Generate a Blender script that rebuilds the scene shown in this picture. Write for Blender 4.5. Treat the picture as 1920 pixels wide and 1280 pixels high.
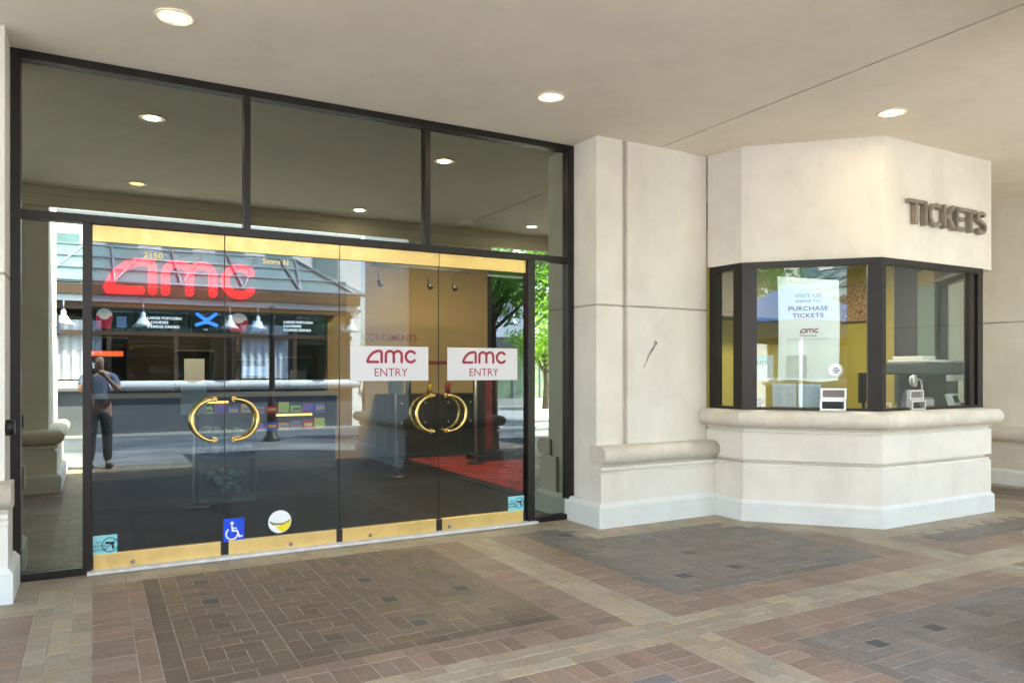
import bpy, bmesh, math, random
from mathutils import Vector, Matrix
R = math.radians
sc = bpy.context.scene
C = sc.collection
for o in list(bpy.data.objects):
    bpy.data.objects.remove(o)

# ------------------------------------------------------------------ camera
F_PX, HORIZON = 1401.3, 695.0          # for a 1920 x 1280 frame
YAW = R(60.823)
cd = bpy.data.cameras.new("camera")
cam = bpy.data.objects.new("camera", cd)
C.objects.link(cam)
cam.location = (0, 0, 1.5)
cam.rotation_euler = (R(90), 0, YAW - R(90))
cd.sensor_width = 36.0
cd.lens = 36.0 * F_PX / 1920.0
cd.shift_y = (HORIZON - 640.0) / 1920.0
cd.clip_start = 0.02
cd.clip_end = 500
sc.camera = cam

# ------------------------------------------------------------------ light
SUN = Vector((0.50, 0.30, 0.80)).normalized()
w = bpy.data.worlds.new("World")
sc.world = w
w.use_nodes = True
nt = w.node_tree
bg = nt.nodes["Background"]
sky = nt.nodes.new("ShaderNodeTexSky")
sky.sky_type = 'NISHITA'
sky.sun_disc = False
sky.sun_elevation = math.asin(SUN.z)
sky.sun_rotation = math.atan2(SUN.x, SUN.y)
sky.air_density = 1.0
sky.dust_density = 2.0
nt.links.new(sky.outputs[0], bg.inputs[0])
bg.inputs[1].default_value = 0.15
sl = bpy.data.lights.new("sun", 'SUN')
sl.energy = 4.2
sl.angle = R(0.5)
sl.color = (1.0, 0.95, 0.87)
so = bpy.data.objects.new("sun", sl)
C.objects.link(so)
so.rotation_euler = SUN.to_track_quat('Z', 'Y').to_euler()
sc.view_settings.view_transform = 'Standard'
sc.view_settings.look = 'None'
sc.view_settings.gamma = 1
sc.view_settings.exposure = 3.58
if hasattr(sc, "cycles"):
    sc.cycles.max_bounces = 12
    sc.cycles.diffuse_bounces = 6
    sc.cycles.glossy_bounces = 6
    sc.cycles.transparent_max_bounces = 16
    sc.cycles.sample_clamp_indirect = 4.0

# ------------------------------------------------------------------ helpers
def tag(o, label=None, cat=None, group=None, kind=None):
    if label: o["label"] = label
    if cat: o["category"] = cat
    if group: o["group"] = group
    if kind: o["kind"] = kind
    return o

def thing(name, label, cat, loc=(0, 0, 0), rz=0, group=None):
    o = bpy.data.objects.new(name, None)
    C.objects.link(o)
    o.empty_display_size = 0.1
    o.location = loc
    o.rotation_euler = (0, 0, rz)
    return tag(o, label, cat, group)

def copy_tree(o, parent=None):
    c = o.copy()
    C.objects.link(c)
    c.parent = parent
    for ch in o.children:
        copy_tree(ch, c)
    return c

class MB:
    """collects shapes into one mesh"""
    def __init__(s):
        s.bm = bmesh.new()
    def box(s, x0, x1, y0, y1, z0, z1, mi=0, m=None):
        v = [s.bm.verts.new(p) for p in ((x0,y0,z0),(x1,y0,z0),(x1,y1,z0),(x0,y1,z0),(x0,y0,z1),(x1,y0,z1),(x1,y1,z1),(x0,y1,z1))]
        if m is not None:
            for q in v: q.co = m @ q.co
        for f in ((3,2,1,0),(4,5,6,7),(0,1,5,4),(1,2,6,5),(2,3,7,6),(3,0,4,7)):
            fc = s.bm.faces.new([v[i] for i in f]); fc.material_index = mi
        return s
    def quad(s, pts, mi=0):
        fc = s.bm.faces.new([s.bm.verts.new(p) for p in pts]); fc.material_index = mi
        return fc
    def prism(s, poly, z0, z1, mi=0, cap=True):
        b = [s.bm.verts.new((x, y, z0)) for x, y in poly]
        t = [s.bm.verts.new((x, y, z1)) for x, y in poly]
        n = len(poly)
        for i in range(n):
            j = (i+1) % n
            f = s.bm.faces.new((b[i], b[j], t[j], t[i])); f.material_index = mi
        if cap:
            f = s.bm.faces.new(t); f.material_index = mi
            f = s.bm.faces.new(b[::-1]); f.material_index = mi
        return s
    def cyl(s, p0, p1, r0, r1=None, n=16, mi=0, smooth=True, caps=True):
        r1 = r0 if r1 is None else r1
        p0, p1 = Vector(p0), Vector(p1)
        d = (p1-p0)
        q = d.to_track_quat('Z', 'Y').to_matrix()
        A, B = [], []
        for i in range(n):
            a = 2*math.pi*i/n
            e = q @ Vector((math.cos(a), math.sin(a), 0))
            A.append(s.bm.verts.new(p0+e*r0)); B.append(s.bm.verts.new(p1+e*r1))
        for i in range(n):
            j = (i+1) % n
            f = s.bm.faces.new((A[i], A[j], B[j], B[i])); f.material_index = mi; f.smooth = smooth
        if caps:
            if r0 > 1e-5: s.bm.faces.new(A[::-1]).material_index = mi
            if r1 > 1e-5: s.bm.faces.new(B).material_index = mi
        return s
    def tube(s, pts, r, n=10, mi=0):
        """tube along points; r number or list"""
        pts = [Vector(p) for p in pts]
        rr = r if isinstance(r, (list, tuple)) else [r]*len(pts)
        rings = []
        up = None
        for i, p in enumerate(pts):
            d = (pts[min(i+1, len(pts)-1)]-pts[max(i-1, 0)]).normalized()
            if up is None:
                up = Vector((0, 0, 1)) if abs(d.z) < .9 else Vector((1, 0, 0))
            a = d.cross(up).normalized(); b = a.cross(d).normalized(); up = b
            rings.append([s.bm.verts.new(p+(a*math.cos(2*math.pi*k/n)+b*math.sin(2*math.pi*k/n))*rr[i]) for k in range(n)])
        for i in range(len(rings)-1):
            for k in range(n):
                f = s.bm.faces.new((rings[i][k], rings[i][(k+1) % n], rings[i+1][(k+1) % n], rings[i+1][k])); f.smooth = True; f.material_index = mi
        s.bm.faces.new(rings[0][::-1]); s.bm.faces.new(rings[-1])
        return s
    def lathe(s, prof, n=24, center=(0, 0, 0), mi=0, sm=True):
        rings = []
        cx, cy, cz = center
        for r, z in prof:
            if r < 1e-5: rings.append([s.bm.verts.new((cx, cy, cz+z))])
            else: rings.append([s.bm.verts.new((cx+r*math.cos(2*math.pi*k/n), cy+r*math.sin(2*math.pi*k/n), cz+z)) for k in range(n)])
        for a, b in zip(rings, rings[1:]):
            for k in range(n):
                j = (k+1) % n
                if len(a) == 1 and len(b) == 1: continue
                if len(a) == 1: f = s.bm.faces.new((a[0], b[j], b[k]))
                elif len(b) == 1: f = s.bm.faces.new((a[k], a[j], b[0]))
                else: f = s.bm.faces.new((a[k], a[j], b[j], b[k]))
                f.smooth = sm; f.material_index = mi
        return s
    def ball(s, c, rx, ry=None, rz=None, u=12, v=8, mi=0):
        ry = rx if ry is None else ry; rz = rx if rz is None else rz
        n0 = len(s.bm.verts)
        prof = [(math.sin(math.pi*i/v), -math.cos(math.pi*i/v)) for i in range(v+1)]
        prof[0] = (0, -1); prof[-1] = (0, 1)
        s.lathe(prof, u, (0, 0, 0), mi)
        s.bm.verts.ensure_lookup_table()
        for q in s.bm.verts[n0:]:
            q.co = Vector((c[0]+q.co.x*rx, c[1]+q.co.y*ry, c[2]+q.co.z*rz))
        return s
    def sweep(s, plan, prof, closed=False, mi=0, flat=True):
        """prof: list of (offset, z); offset grows to the right-hand side of the travelling direction"""
        n = len(plan)
        cols = []
        for i in range(n):
            P = Vector(plan[i])
            if closed or 0 < i < n-1:
                a = (P-Vector(plan[i-1])).normalized(); b = (Vector(plan[(i+1) % n])-P).normalized()
                na = Vector((a.y, -a.x)); nb = Vector((b.y, -b.x))
                m = (na+nb)/(1+na.dot(nb))
            else:
                d = (Vector(plan[1])-P) if i == 0 else (P-Vector(plan[i-1]))
                d.normalize(); m = Vector((d.y, -d.x))
            cols.append([s.bm.verts.new((P.x+m.x*o, P.y+m.y*o, z)) for o, z in prof])
        k = n if closed else n-1
        for i in range(k):
            a, b = cols[i], cols[(i+1) % n]
            for j in range(len(prof)-1):
                f = s.bm.faces.new((a[j], b[j], b[j+1], a[j+1])); f.material_index = mi
        if not closed:
            for c_, rev in ((cols[0], False), (cols[-1], True)):
                try: s.bm.faces.new(c_[::-1] if not rev else c_)
                except Exception: pass
        return s
    def build(s, name, mats, parent=None, bevel=0, loc=None, fix=True, smooth_angle=None):
        if fix: bmesh.ops.recalc_face_normals(s.bm, faces=s.bm.faces)
        if bevel:
            ed = [e for e in s.bm.edges if len(e.link_faces) == 2 and e.calc_face_angle(0) > 0.6]
            bmesh.ops.bevel(s.bm, geom=ed, offset=bevel, segments=2, profile=0.6, affect='EDGES', clamp_overlap=True)
        me = bpy.data.meshes.new(name)
        s.bm.to_mesh(me); s.bm.free()
        for m in (mats if isinstance(mats, (list, tuple)) else [mats]): me.materials.append(m)
        o = bpy.data.objects.new(name, me)
        C.objects.link(o)
        if parent: o.parent = parent
        if loc: o.location = loc
        return o

def arc(cx, cy, r, a0, a1, n=12):
    return [(cx+r*math.cos(R(a0+(a1-a0)*i/n)), cy+r*math.sin(R(a0+(a1-a0)*i/n))) for i in range(n+1)]

def ribbon(mb, pts, wd, t0, t1, frame, round_caps=True, mi=0):
    """thick flat stroke along 2-D pts, extruded from t0 to t1; frame(u, v, t) -> 3-D"""
    P = [Vector(p) for p in pts]
    h = wd/2
    Lft, Rgt = [], []
    for i in range(len(P)):
        if i == 0: d = (P[1]-P[0]).normalized(); m = Vector((-d.y, d.x))
        elif i == len(P)-1: d = (P[-1]-P[-2]).normalized(); m = Vector((-d.y, d.x))
        else:
            a = (P[i]-P[i-1]).normalized(); b = (P[i+1]-P[i]).normalized()
            na = Vector((-a.y, a.x)); nb = Vector((-b.y, b.x))
            m = (na+nb)/max(0.35, 1+na.dot(nb))
        Lft.append(P[i]+m*h); Rgt.append(P[i]-m*h)
    def cap(c, d):
        if not round_caps: return []
        a0 = math.atan2(d.y, d.x)
        return [Vector((c.x+h*math.cos(a0+math.pi/2-math.pi*k/8), c.y+h*math.sin(a0+math.pi/2-math.pi*k/8))) for k in range(1, 8)]
    d1 = (P[-1]-P[-2]).normalized(); d0 = (P[0]-P[1]).normalized()
    def vv(p, t): return mb.bm.verts.new(frame(p.x, p.y, t))
    lf = [vv(p, t1) for p in Lft]; rf = [vv(p, t1) for p in Rgt]
    lb = [vv(p, t0) for p in Lft]; rb = [vv(p, t0) for p in Rgt]
    for i in range(len(P)-1):
        for q in ((lf[i], lf[i+1], rf[i+1], rf[i]), (rb[i], rb[i+1], lb[i+1], lb[i]), (lf[i], lb[i], lb[i+1], lf[i+1]), (rf[i], rf[i+1], rb[i+1], rb[i])):
            mb.bm.faces.new(q).material_index = mi
    for e, (c, d) in enumerate(((P[-1], d1), (P[0], d0))):
        cp = cap(c, d)
        a, b = (lf, rf) if e == 0 else (rf, lf)
        a2, b2 = (lb, rb) if e == 0 else (rb, lb)
        k = -1 if e == 0 else 0
        cf = [vv(p, t1) for p in cp]; cb = [vv(p, t0) for p in cp]
        lp = [a[k]]+cf+[b[k]]; lq = [a2[k]]+cb+[b2[k]]
        if cf:
            mb.bm.faces.new(lp).material_index = mi; mb.bm.faces.new(lq[::-1]).material_index = mi
        for i in range(len(lp)-1):
            mb.bm.faces.new((lp[i], lq[i], lq[i+1], lp[i+1])).material_index = mi

# ------------------------------------------------------------------ materials
def mat(name, col, rough=0.6, metal=0.0, var=0.0, vscale=3.0, bump=0.0, bscale=60.0, spec=None, emit=None, estr=0.0, stain=0.0, streak=False, coat=0, attr=None, rvar=0.0, col2=None):
    m = bpy.data.materials.new(name); m.use_nodes = True
    n = m.node_tree; L = n.links; b = n.nodes["Principled BSDF"]
    b.inputs["Roughness"].default_value = rough
    b.inputs["Metallic"].default_value = metal
    if spec is not None: b.inputs["Specular IOR Level"].default_value = spec
    if coat: b.inputs["Coat Weight"].default_value = coat
    src = None
    tc = n.nodes.new("ShaderNodeTexCoord")
    if attr:
        a = n.nodes.new("ShaderNodeAttribute"); a.attribute_name = attr; src = a.outputs["Color"]
    def noise(scale, detail=5, rg=0.6, vec=None):
        t = n.nodes.new("ShaderNodeTexNoise"); t.inputs["Scale"].default_value = scale
        t.inputs["Detail"].default_value = detail; t.inputs["Roughness"].default_value = rg
        L.new(vec or tc.outputs["Object"], t.inputs["Vector"]); return t.outputs["Fac"]
    def mixc(kind, fac, a, bcol):
        x = n.nodes.new("ShaderNodeMix"); x.data_type = 'RGBA'; x.blend_type = kind
        for inp, val in ((x.inputs[0], fac), (x.inputs[6], a), (x.inputs[7], bcol)):
            if hasattr(val, "is_output"): L.new(val, inp)
            elif isinstance(val, float): inp.default_value = val
            else: inp.default_value = (*val[:3], 1)
        return x.outputs[2]
    def ramp(sock, a, bb, lo=0.0, hi=1.0):
        x = n.nodes.new("ShaderNodeMapRange"); L.new(sock, x.inputs[0])
        x.inputs[1].default_value = a; x.inputs[2].default_value = bb; x.inputs[3].default_value = lo; x.inputs[4].default_value = hi
        return x.outputs[0]
    cur = src if src else col
    if var > 0:
        dark = tuple(c*(1-var) for c in (col if not col2 else col2))
        fac = ramp(noise(vscale, 6, 0.65), 0.35, 0.65)
        if src: cur = mixc('MULTIPLY', ramp(noise(vscale, 6, 0.7), 0.35, 0.7, 0.0, 1.0), cur, (1-var,)*3)
        else: cur = mixc('MIX', fac, col, dark)
    if stain > 0:
        vec = tc.outputs["Object"]
        if streak:
            mp = n.nodes.new("ShaderNodeMapping"); mp.inputs["Scale"].default_value = (1, 1, 0.16)
            L.new(vec, mp.inputs[0]); vec = mp.outputs[0]
        fac = ramp(noise(2.2, 8, 0.7, vec), 0.52, 0.74, 0.0, stain)
        cur = mixc('MIX', fac, cur, tuple(c*k for c, k in zip(col, (0.60, 0.56, 0.50))))
        fac = ramp(noise(0.9, 7, 0.75, vec), 0.48, 0.70, 0.0, stain*0.6)
        cur = mixc('MIX', fac, cur, tuple(c*k for c, k in zip(col, (0.90, 0.80, 0.62))))
    if attr:
        g1 = ramp(noise(0.9, 6, 0.7), 0.40, 0.62, 0.0, 0.45); cur = mixc('MIX', g1, cur, mixc('MULTIPLY', 1.0, cur, (1.22, 1.20, 1.16)))
        vo = n.nodes.new("ShaderNodeTexVoronoi"); vo.inputs["Scale"].default_value = 3.1; L.new(tc.outputs["Object"], vo.inputs["Vector"])
        cur = mixc('MIX', ramp(vo.outputs["Distance"], 0.045, 0.055, 0.55, 0.0), cur, (0.06, 0.055, 0.05))
    if hasattr(cur, "is_output"): L.new(cur, b.inputs["Base Color"])
    else: b.inputs["Base Color"].default_value = (*cur, 1)
    if rvar > 0:
        L.new(ramp(noise(vscale*1.7, 5), 0.3, 0.7, max(0.03, rough-rvar), min(1, rough+rvar)), b.inputs["Roughness"])
    if streak:
        pv = n.nodes.new("ShaderNodeTexVoronoi"); pv.inputs["Scale"].default_value = 16; L.new(tc.outputs["Object"], pv.inputs["Vector"])
        pm_ = ramp(noise(5, 3), 0.55, 0.68, 0.0, 0.40); pd = ramp(pv.outputs["Distance"], 0.06, 0.14, 1.0, 0.0)
        mm_ = n.nodes.new("ShaderNodeMath"); mm_.operation = 'MULTIPLY'; L.new(pm_, mm_.inputs[0]); L.new(pd, mm_.inputs[1])
        L.new(mixc('MIX', mm_.outputs[0], cur, (0.36, 0.32, 0.27)), b.inputs["Base Color"])
    if bump > 0:
        bn = n.nodes.new("ShaderNodeBump"); bn.inputs["Strength"].default_value = bump; bn.inputs["Distance"].default_value = 0.004
        L.new(noise(bscale, 4, 0.7), bn.inputs["Height"]); L.new(bn.outputs[0], b.inputs["Normal"])
    if emit:
        b.inputs["Emission Color"].default_value = (*emit, 1); b.inputs["Emission Strength"].default_value = estr
    return m

def glass_mat(name, refl, tint, rtint=(1, 1, 1), wave=0.0):
    m = bpy.data.materials.new(name); m.use_nodes = True
    n = m.node_tree; L = n.links; n.nodes.clear()
    out = n.nodes.new("ShaderNodeOutputMaterial"); mx = n.nodes.new("ShaderNodeMixShader")
    tr = n.nodes.new("ShaderNodeBsdfTransparent"); tr.inputs[0].default_value = (*tint, 1)
    gl = n.nodes.new("ShaderNodeBsdfGlossy"); gl.inputs["Roughness"].default_value = 0.0; gl.inputs[0].default_value = (*rtint, 1)
    fr = n.nodes.new("ShaderNodeLayerWeight"); fr.inputs[0].default_value = 0.5
    pw = n.nodes.new("ShaderNodeMath"); pw.operation = 'POWER'; pw.inputs[1].default_value = 5.0
    mr = n.nodes.new("ShaderNodeMapRange"); mr.inputs[1].default_value = 0.0; mr.inputs[2].default_value = 1.0
    mr.inputs[3].default_value = refl; mr.inputs[4].default_value = 1.0 if refl > 0 else 0.0
    L.new(fr.outputs["Facing"], pw.inputs[0]); L.new(pw.outputs[0], mr.inputs[0]); L.new(mr.outputs[0], mx.inputs[0])
    L.new(tr.outputs[0], mx.inputs[1]); L.new(gl.outputs[0], mx.inputs[2]); L.new(mx.outputs[0], out.inputs[0])
    if wave:
        tc = n.nodes.new("ShaderNodeTexCoord"); t = n.nodes.new("ShaderNodeTexNoise"); t.inputs["Scale"].default_value = 1.3; t.inputs["Detail"].default_value = 1
        bp = n.nodes.new("ShaderNodeBump"); bp.inputs["Strength"].default_value = wave; bp.inputs["Distance"].default_value = 0.01
        L.new(tc.outputs["Object"], t.inputs["Vector"]); L.new(t.outputs["Fac"], bp.inputs["Height"]); L.new(bp.outputs[0], gl.inputs["Normal"])
    return m

M = {}
M['stone'] = mat("cream_stone", (0.71, 0.675, 0.61), 0.75, var=0.10, vscale=2.5, bump=0.25, bscale=120, stain=0.30, streak=True)
M['stone_rail'] = mat("stained_stone_rail", (0.64, 0.59, 0.51), 0.7, var=0.16, vscale=4, bump=0.25, bscale=120, stain=0.55)
M['plinth'] = mat("painted_plinth", (0.66, 0.68, 0.665), 0.6, var=0.08, vscale=5, bump=0.15, bscale=150, stain=0.18)
M['ceil'] = mat("ceiling_stucco", (0.76, 0.685, 0.57), 0.85, var=0.07, vscale=1.2, bump=0.35, bscale=200, stain=0.22)
M['seam'] = mat("seam_mortar", (0.44, 0.39, 0.32), 0.9, var=0.2)
M['joint'] = mat("joint_dark", (0.07, 0.06, 0.05), 0.8)
M['bronze'] = mat("dark_bronze_frame", (0.016, 0.012, 0.011), 0.38, metal=0.25, var=0.2, vscale=8)
M['brass'] = mat("polished_brass", (0.80, 0.56, 0.20), 0.22, metal=1.0, var=0.12, vscale=6, rvar=0.08)
M['brass_plate'] = mat("brushed_brass", (0.86, 0.62, 0.24), 0.40, metal=0.75, var=0.10, vscale=7, rvar=0.1)
M['black'] = mat("black_plastic", (0.012, 0.012, 0.013), 0.45)
M['white'] = mat("white_paint", (0.78, 0.78, 0.76), 0.5, var=0.04)
M['sill'] = mat("white_marble_sill", (0.68, 0.67, 0.65), 0.5, var=0.25, vscale=9)
M['tileline'] = mat("mortar", (0.40, 0.36, 0.30), 0.9, var=0.35, vscale=9, bump=0.3)
M['brick'] = mat("brick_pavers", (0.3, 0.2, 0.15), 0.50, var=0.30, vscale=38, bump=0.30, bscale=150, attr="brick_colour", rvar=0.13, spec=0.45)
M['glass_door'] = glass_mat("door_glass", 0.09, (0.55, 0.60, 0.59), (0.72, 0.90, 1.0), 0.02)
M['glass_tint'] = glass_mat("tinted_glass", 0.31, (0.03, 0.033, 0.027), (0.93, 1.0, 0.84), 0.02)
M['glass_booth'] = glass_mat("booth_glass", 0.075, (0.80, 0.82, 0.78), (0.88, 1.0, 1.0), 0.02)
M['clear'] = glass_mat("clear_edge", 0.0, (0.97, 0.99, 0.98))
M['glass_far'] = glass_mat("shop_glass", 0.3, (0.25, 0.32, 0.3), (0.9, 1, 1))
M['glass_teal'] = mat("teal_canopy_glass", (0.16, 0.27, 0.28), 0.15, var=0.3, vscale=1.0)
M['reflector'] = mat("lamp_reflector", (0.85, 0.72, 0.5), 0.3, emit=(1.0, 0.82, 0.55), estr=0.10)
M['lens'] = mat("lamp_lens", (1, 0.9, 0.7), 0.4, emit=(1.0, 0.84, 0.58), estr=14.0)
M['lens_amber'] = mat("lamp_lens_amber", (1, 0.7, 0.3), 0.4, emit=(1.0, 0.42, 0.10), estr=1.5)
M['trim'] = mat("lamp_trim", (0.72, 0.66, 0.55), 0.4)
M['red'] = mat("red_lit_letter", (0.8, 0.01, 0.01), 0.4, emit=(1.0, 0.006, 0.010), estr=0.20)
M['maroon'] = mat("maroon_print", (0.30, 0.015, 0.045), 0.6)
M['gold_print'] = mat("gold_print", (0.62, 0.46, 0.17), 0.35, metal=0.4)
M['panel_white'] = mat("white_sign_panel", (0.62, 0.61, 0.63), 0.35, var=0.03)
M['letter'] = mat("bronze_letter", (0.30, 0.26, 0.21), 0.42, metal=0.55, var=0.2, vscale=12)
M['tan_wall'] = mat("tan_lobby_wall", (0.50, 0.36, 0.16), 0.8, var=0.10, vscale=1.5)
M['tan_band'] = mat("brown_lobby_band", (0.22, 0.15, 0.085), 0.7, var=0.15, vscale=2)
M['yellow'] = mat("olive_yellow_wall", (0.46, 0.38, 0.07), 0.8, var=0.06, vscale=2)
M['lobby_floor'] = mat("lobby_tile", (0.012, 0.011, 0.011), 0.65, spec=0.2, var=0.3, vscale=5)
M['carpet'] = mat("red_carpet", (0.42, 0.022, 0.015), 0.95, var=0.85, vscale=5, col2=(0.30, 0.08, 0.03))
M['dark'] = mat("dark_finish", (0.008, 0.008, 0.009), 0.4)
M['grey'] = mat("grey_metal", (0.22, 0.24, 0.26), 0.4, metal=0.4)
M['steel'] = mat("silver_metal", (0.70, 0.71, 0.72), 0.3, metal=0.8)
M['screen'] = mat("menu_screen", (0.01, 0.02, 0.025), 0.25, emit=(0.015, 0.05, 0.055), estr=0.04)
M['screen_txt'] = mat("screen_text", (0.8, 0.85, 0.9), 0.4, emit=(0.65, 0.8, 1.0), estr=0.16)
M['screen_blue'] = mat("screen_blue", (0.1, 0.3, 0.9), 0.4, emit=(0.03, 0.20, 1.0), estr=0.22)
M['warm_strip'] = mat("warm_strip_light", (1, 0.7, 0.3), 0.4, emit=(1.0, 0.55, 0.12), estr=0.35)
M['orange_lit'] = mat("orange_lit_panel", (1, 0.3, 0.1), 0.4, emit=(1.0, 0.10, 0.02), estr=0.15)
M['lit_white'] = mat("lit_white_panel", (0.9, 0.9, 0.8), 0.4, emit=(1.0, 0.9, 0.65), estr=0.025)
M['facade'] = mat("white_facade", (0.74, 0.73, 0.70), 0.7, var=0.08, vscale=1)
M['beam_brown'] = mat("brown_beam", (0.10, 0.055, 0.03), 0.6, var=0.2)
M['shade_white'] = mat("enamel_shade", (0.70, 0.70, 0.68), 0.35)
M['pave'] = mat("pale_concrete", (0.50, 0.48, 0.44), 0.85, var=0.15, vscale=1.5, bump=0.2)
M['asphalt'] = mat("asphalt", (0.11, 0.13, 0.155), 0.85, var=0.55, vscale=0.8, bump=0.3)
M['bark'] = mat("bark", (0.10, 0.075, 0.055), 0.9, var=0.4, vscale=8, bump=0.5, bscale=30)
M['curtain'] = mat("white_curtain", (0.70, 0.74, 0.80), 0.8, var=0.25, vscale=2)

def rgb(name, c, rough=0.6, metal=0.0, **k):
    return mat(name, c, rough, metal, **k)

# ------------------------------------------------------------------ the ground: bricks laid one by one
ZC, D = 3.78, 6.37
U = 0.1037
X0, Y0 = -0.325, 0.075
PER = 30*U
BASE_LINE = [(-0.47, 5.77), (-0.47, 6.37), (4.17, 6.37), (4.17, 5.77), (5.66, 5.77), (5.66, 5.42), (6.53, 4.46), (8.40, 4.46), (9.27, 5.42), (9.27, 5.77), (10.55, 5.77)]
def dist_base(x, y):
    best = 9
    P = [(-2.0, 5.77)]+BASE_LINE+[(10.55, 0.0)]
    for (ax, ay), (bx, by) in zip(P, P[1:]):
        dx, dy = bx-ax, by-ay
        t = max(0, min(1, ((x-ax)*dx+(y-ay)*dy)/(dx*dx+dy*dy)))
        best = min(best, math.hypot(x-ax-t*dx, y-ay-t*dy))
    return best
random.seed(5)
def build_paving():
    mb = MB(); bm = mb.bm
    lay = bm.loops.layers.float_color.new("brick_colour")
    g = 0.0042
    TAN, BRN, G1, G2, DK = (0.325, 0.268, 0.188), (0.235, 0.165, 0.118), (0.140, 0.105, 0.076), (0.172, 0.150, 0.128), (0.055, 0.057, 0.06)
    def brick(i0, j0, ni, nj, ox, oy, kind, cellc):
        x0, x1, y0, y1 = ox+i0*U, ox+(i0+ni)*U, oy+j0*U, oy+(j0+nj)*U
        cx, cy = (x0+x1)/2, (y0+y1)/2
        if cx < -2.4 or cx > 12.2 or cy > 6.36 or cy < -0.75: return
        if -1.95 < cx < -0.5 and -0.3 < cy < 1.85: return
        db = dist_base(cx, cy)
        border = db < 0.33 and cy > 3.9
        if border or (cy > 5.99 and -0.47 < cx < 4.2): kind = 'T'
        c = {'T': TAN, 'B': BRN, 'D': DK}.get(kind, cellc)
        if kind == 'D' and random.random() < 0.6: c = tuple(q*0.78 for q in cellc)
        k = random.uniform(0.84, 1.14); h = random.uniform(-0.05, 0.05)
        c = (c[0]*k*(1+h), c[1]*k, c[2]*k*(1-h), 1)
        dz = random.uniform(-0.0012, 0.0012)
        jx = random.uniform(-0.0008, 0.0008)
        a = [bm.verts.new((x, y, 0.0+dz)) for x, y in ((x0+g+jx, y0+g), (x1-g+jx, y0+g), (x1-g+jx, y1-g), (x0+g+jx, y1-g))]
        b = [bm.verts.new((x, y, -0.003)) for x, y in ((x0+g*.35, y0+g*.35), (x1-g*.35, y0+g*.35), (x1-g*.35, y1-g*.35), (x0+g*.35, y1-g*.35))]
        fs = [bm.faces.new(a)]+[bm.faces.new((b[q], b[(q+1) % 4], a[(q+1) % 4], a[q])) for q in range(4)]
        for f in fs:
            for l in f.loops: l[lay] = c
    for cxi in range(-1, 5):
        for cyi in range(-1, 3):
            ox, oy = X0+cxi*PER, Y0+cyi*PER
            cell = G1 if (cyi >= 1 and cxi in (0, 3)) else G2
            cell = tuple(q*random.uniform(0.93, 1.07) for q in cell)
            # tan band along Y (3 columns) : bricks lie along X? running bond along the band
            for i in range(3):
                for j in range(-2 if i % 2 else -1, 30, 2): 
                    if j >= 3-1: brick(i, max(j, 3), 1, 2 if j >= 3 else 1, ox, oy, 'T', cell)
            for j in range(3):
                for i in range(0, 30, 2):
                    brick(i+(j % 2), j, 2, 1, ox, oy, 'T', cell)
            # brown frame: soldier row (2 long) then stretcher row
            for k in range(3, 30):
                brick(3, k, 2, 1, ox, oy, 'B', cell) if 3 <= k < 30 else None
                brick(28, k, 2, 1, ox, oy, 'B', cell)
            for k in range(5, 28):
                brick(k, 3, 1, 2, ox, oy, 'B', cell)
                brick(k, 28, 1, 2, ox, oy, 'B', cell)
            for k in range(5, 28, 2):
                n = 2 if k < 27 else 1
                brick(k, 5, n, 1, ox, oy, 'B', cell); brick(k, 27, n, 1, ox, oy, 'B', cell)
            for k in range(6, 27, 2):
                n = 2 if k < 26 else 1
                brick(5, k, 1, n, ox, oy, 'B', cell); brick(27, k, 1, n, ox, oy, 'B', cell)
            # grey field 21 x 21 : one border row, then pinwheel modules of 5 x 5
            for k in range(6, 27, 2):
                n = 2 if k < 26 else 1
                brick(k, 6, n, 1, ox, oy, 'G', tuple(q*.88 for q in cell))
            for k in range(7, 27, 2):
                brick(6, k, 1, 2, ox, oy, 'G', tuple(q*.82 for q in cell))
            for mi in range(4):
                for mj in range(4):
                    a, b = 7+mi*5, 7+mj*5
                    brick(a+2, b+2, 1, 1, ox, oy, 'D', cell)
                    for (i, j, n, m_) in ((1, 1, 2, 1), (3, 1, 1, 2), (2, 3, 2, 1), (1, 2, 1, 2), (0, 0, 2, 1), (2, 0, 2, 1), (4, 0, 1, 2), (4, 2, 1, 2), (3, 4, 2, 1), (1, 4, 2, 1), (0, 3, 1, 2), (0, 1, 1, 2)):
                        brick(a+i, b+j, n, m_, ox, oy, 'G', cell)
    o = mb.build("brick_paving", M['brick'], fix=False)
    tag(o, kind="structure")
build_paving()
mb = MB(); mb.box(-3, 12.4, -0.8, 6.45, -0.12, -0.0022)
tag(mb.build("paving_bed", M['tileline']), kind="structure")
mb = MB(); mb.box(-150, 150, -150, 60, -0.30, -0.14)
tag(mb.build("ground", M['pave']), kind="structure")
mb = MB(); mb.box(-40, -3.0, -3.2, 20, -0.14, -0.004);  mb.box(12.4, 45, -3.2, 20, -0.14, -0.004)
tag(mb.build("pavement", M['pave']), kind="structure")
mb = MB(); mb.box(-3.0, 12.4, -3.2, -0.8, -0.14, -0.0045)
tag(mb.build("kerbside_paving", mat("mottled_paving", (0.24, 0.24, 0.245), 0.8, var=0.6, vscale=1.1)), kind="structure")  # dark grey with strong random mottling
mb = MB(); mb.box(-60, 7.2, -7.3, -3.2, -0.14, -0.06); mb.box(7.2, 60, -4.6, -3.2, -0.14, -0.06)
tag(mb.build("road", M['asphalt']), kind="structure")
mb = MB(); mb.box(-60, 7.2, -60, -7.3, -0.14, -0.006); mb.box(7.2, 60, -60, -4.6, -0.14, -0.006)
tag(mb.build("plaza_pavement", M['pave']), kind="structure")
mb = MB(); mb.box(-40, 40, 6.45, 30, -0.12, -0.001)
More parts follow.
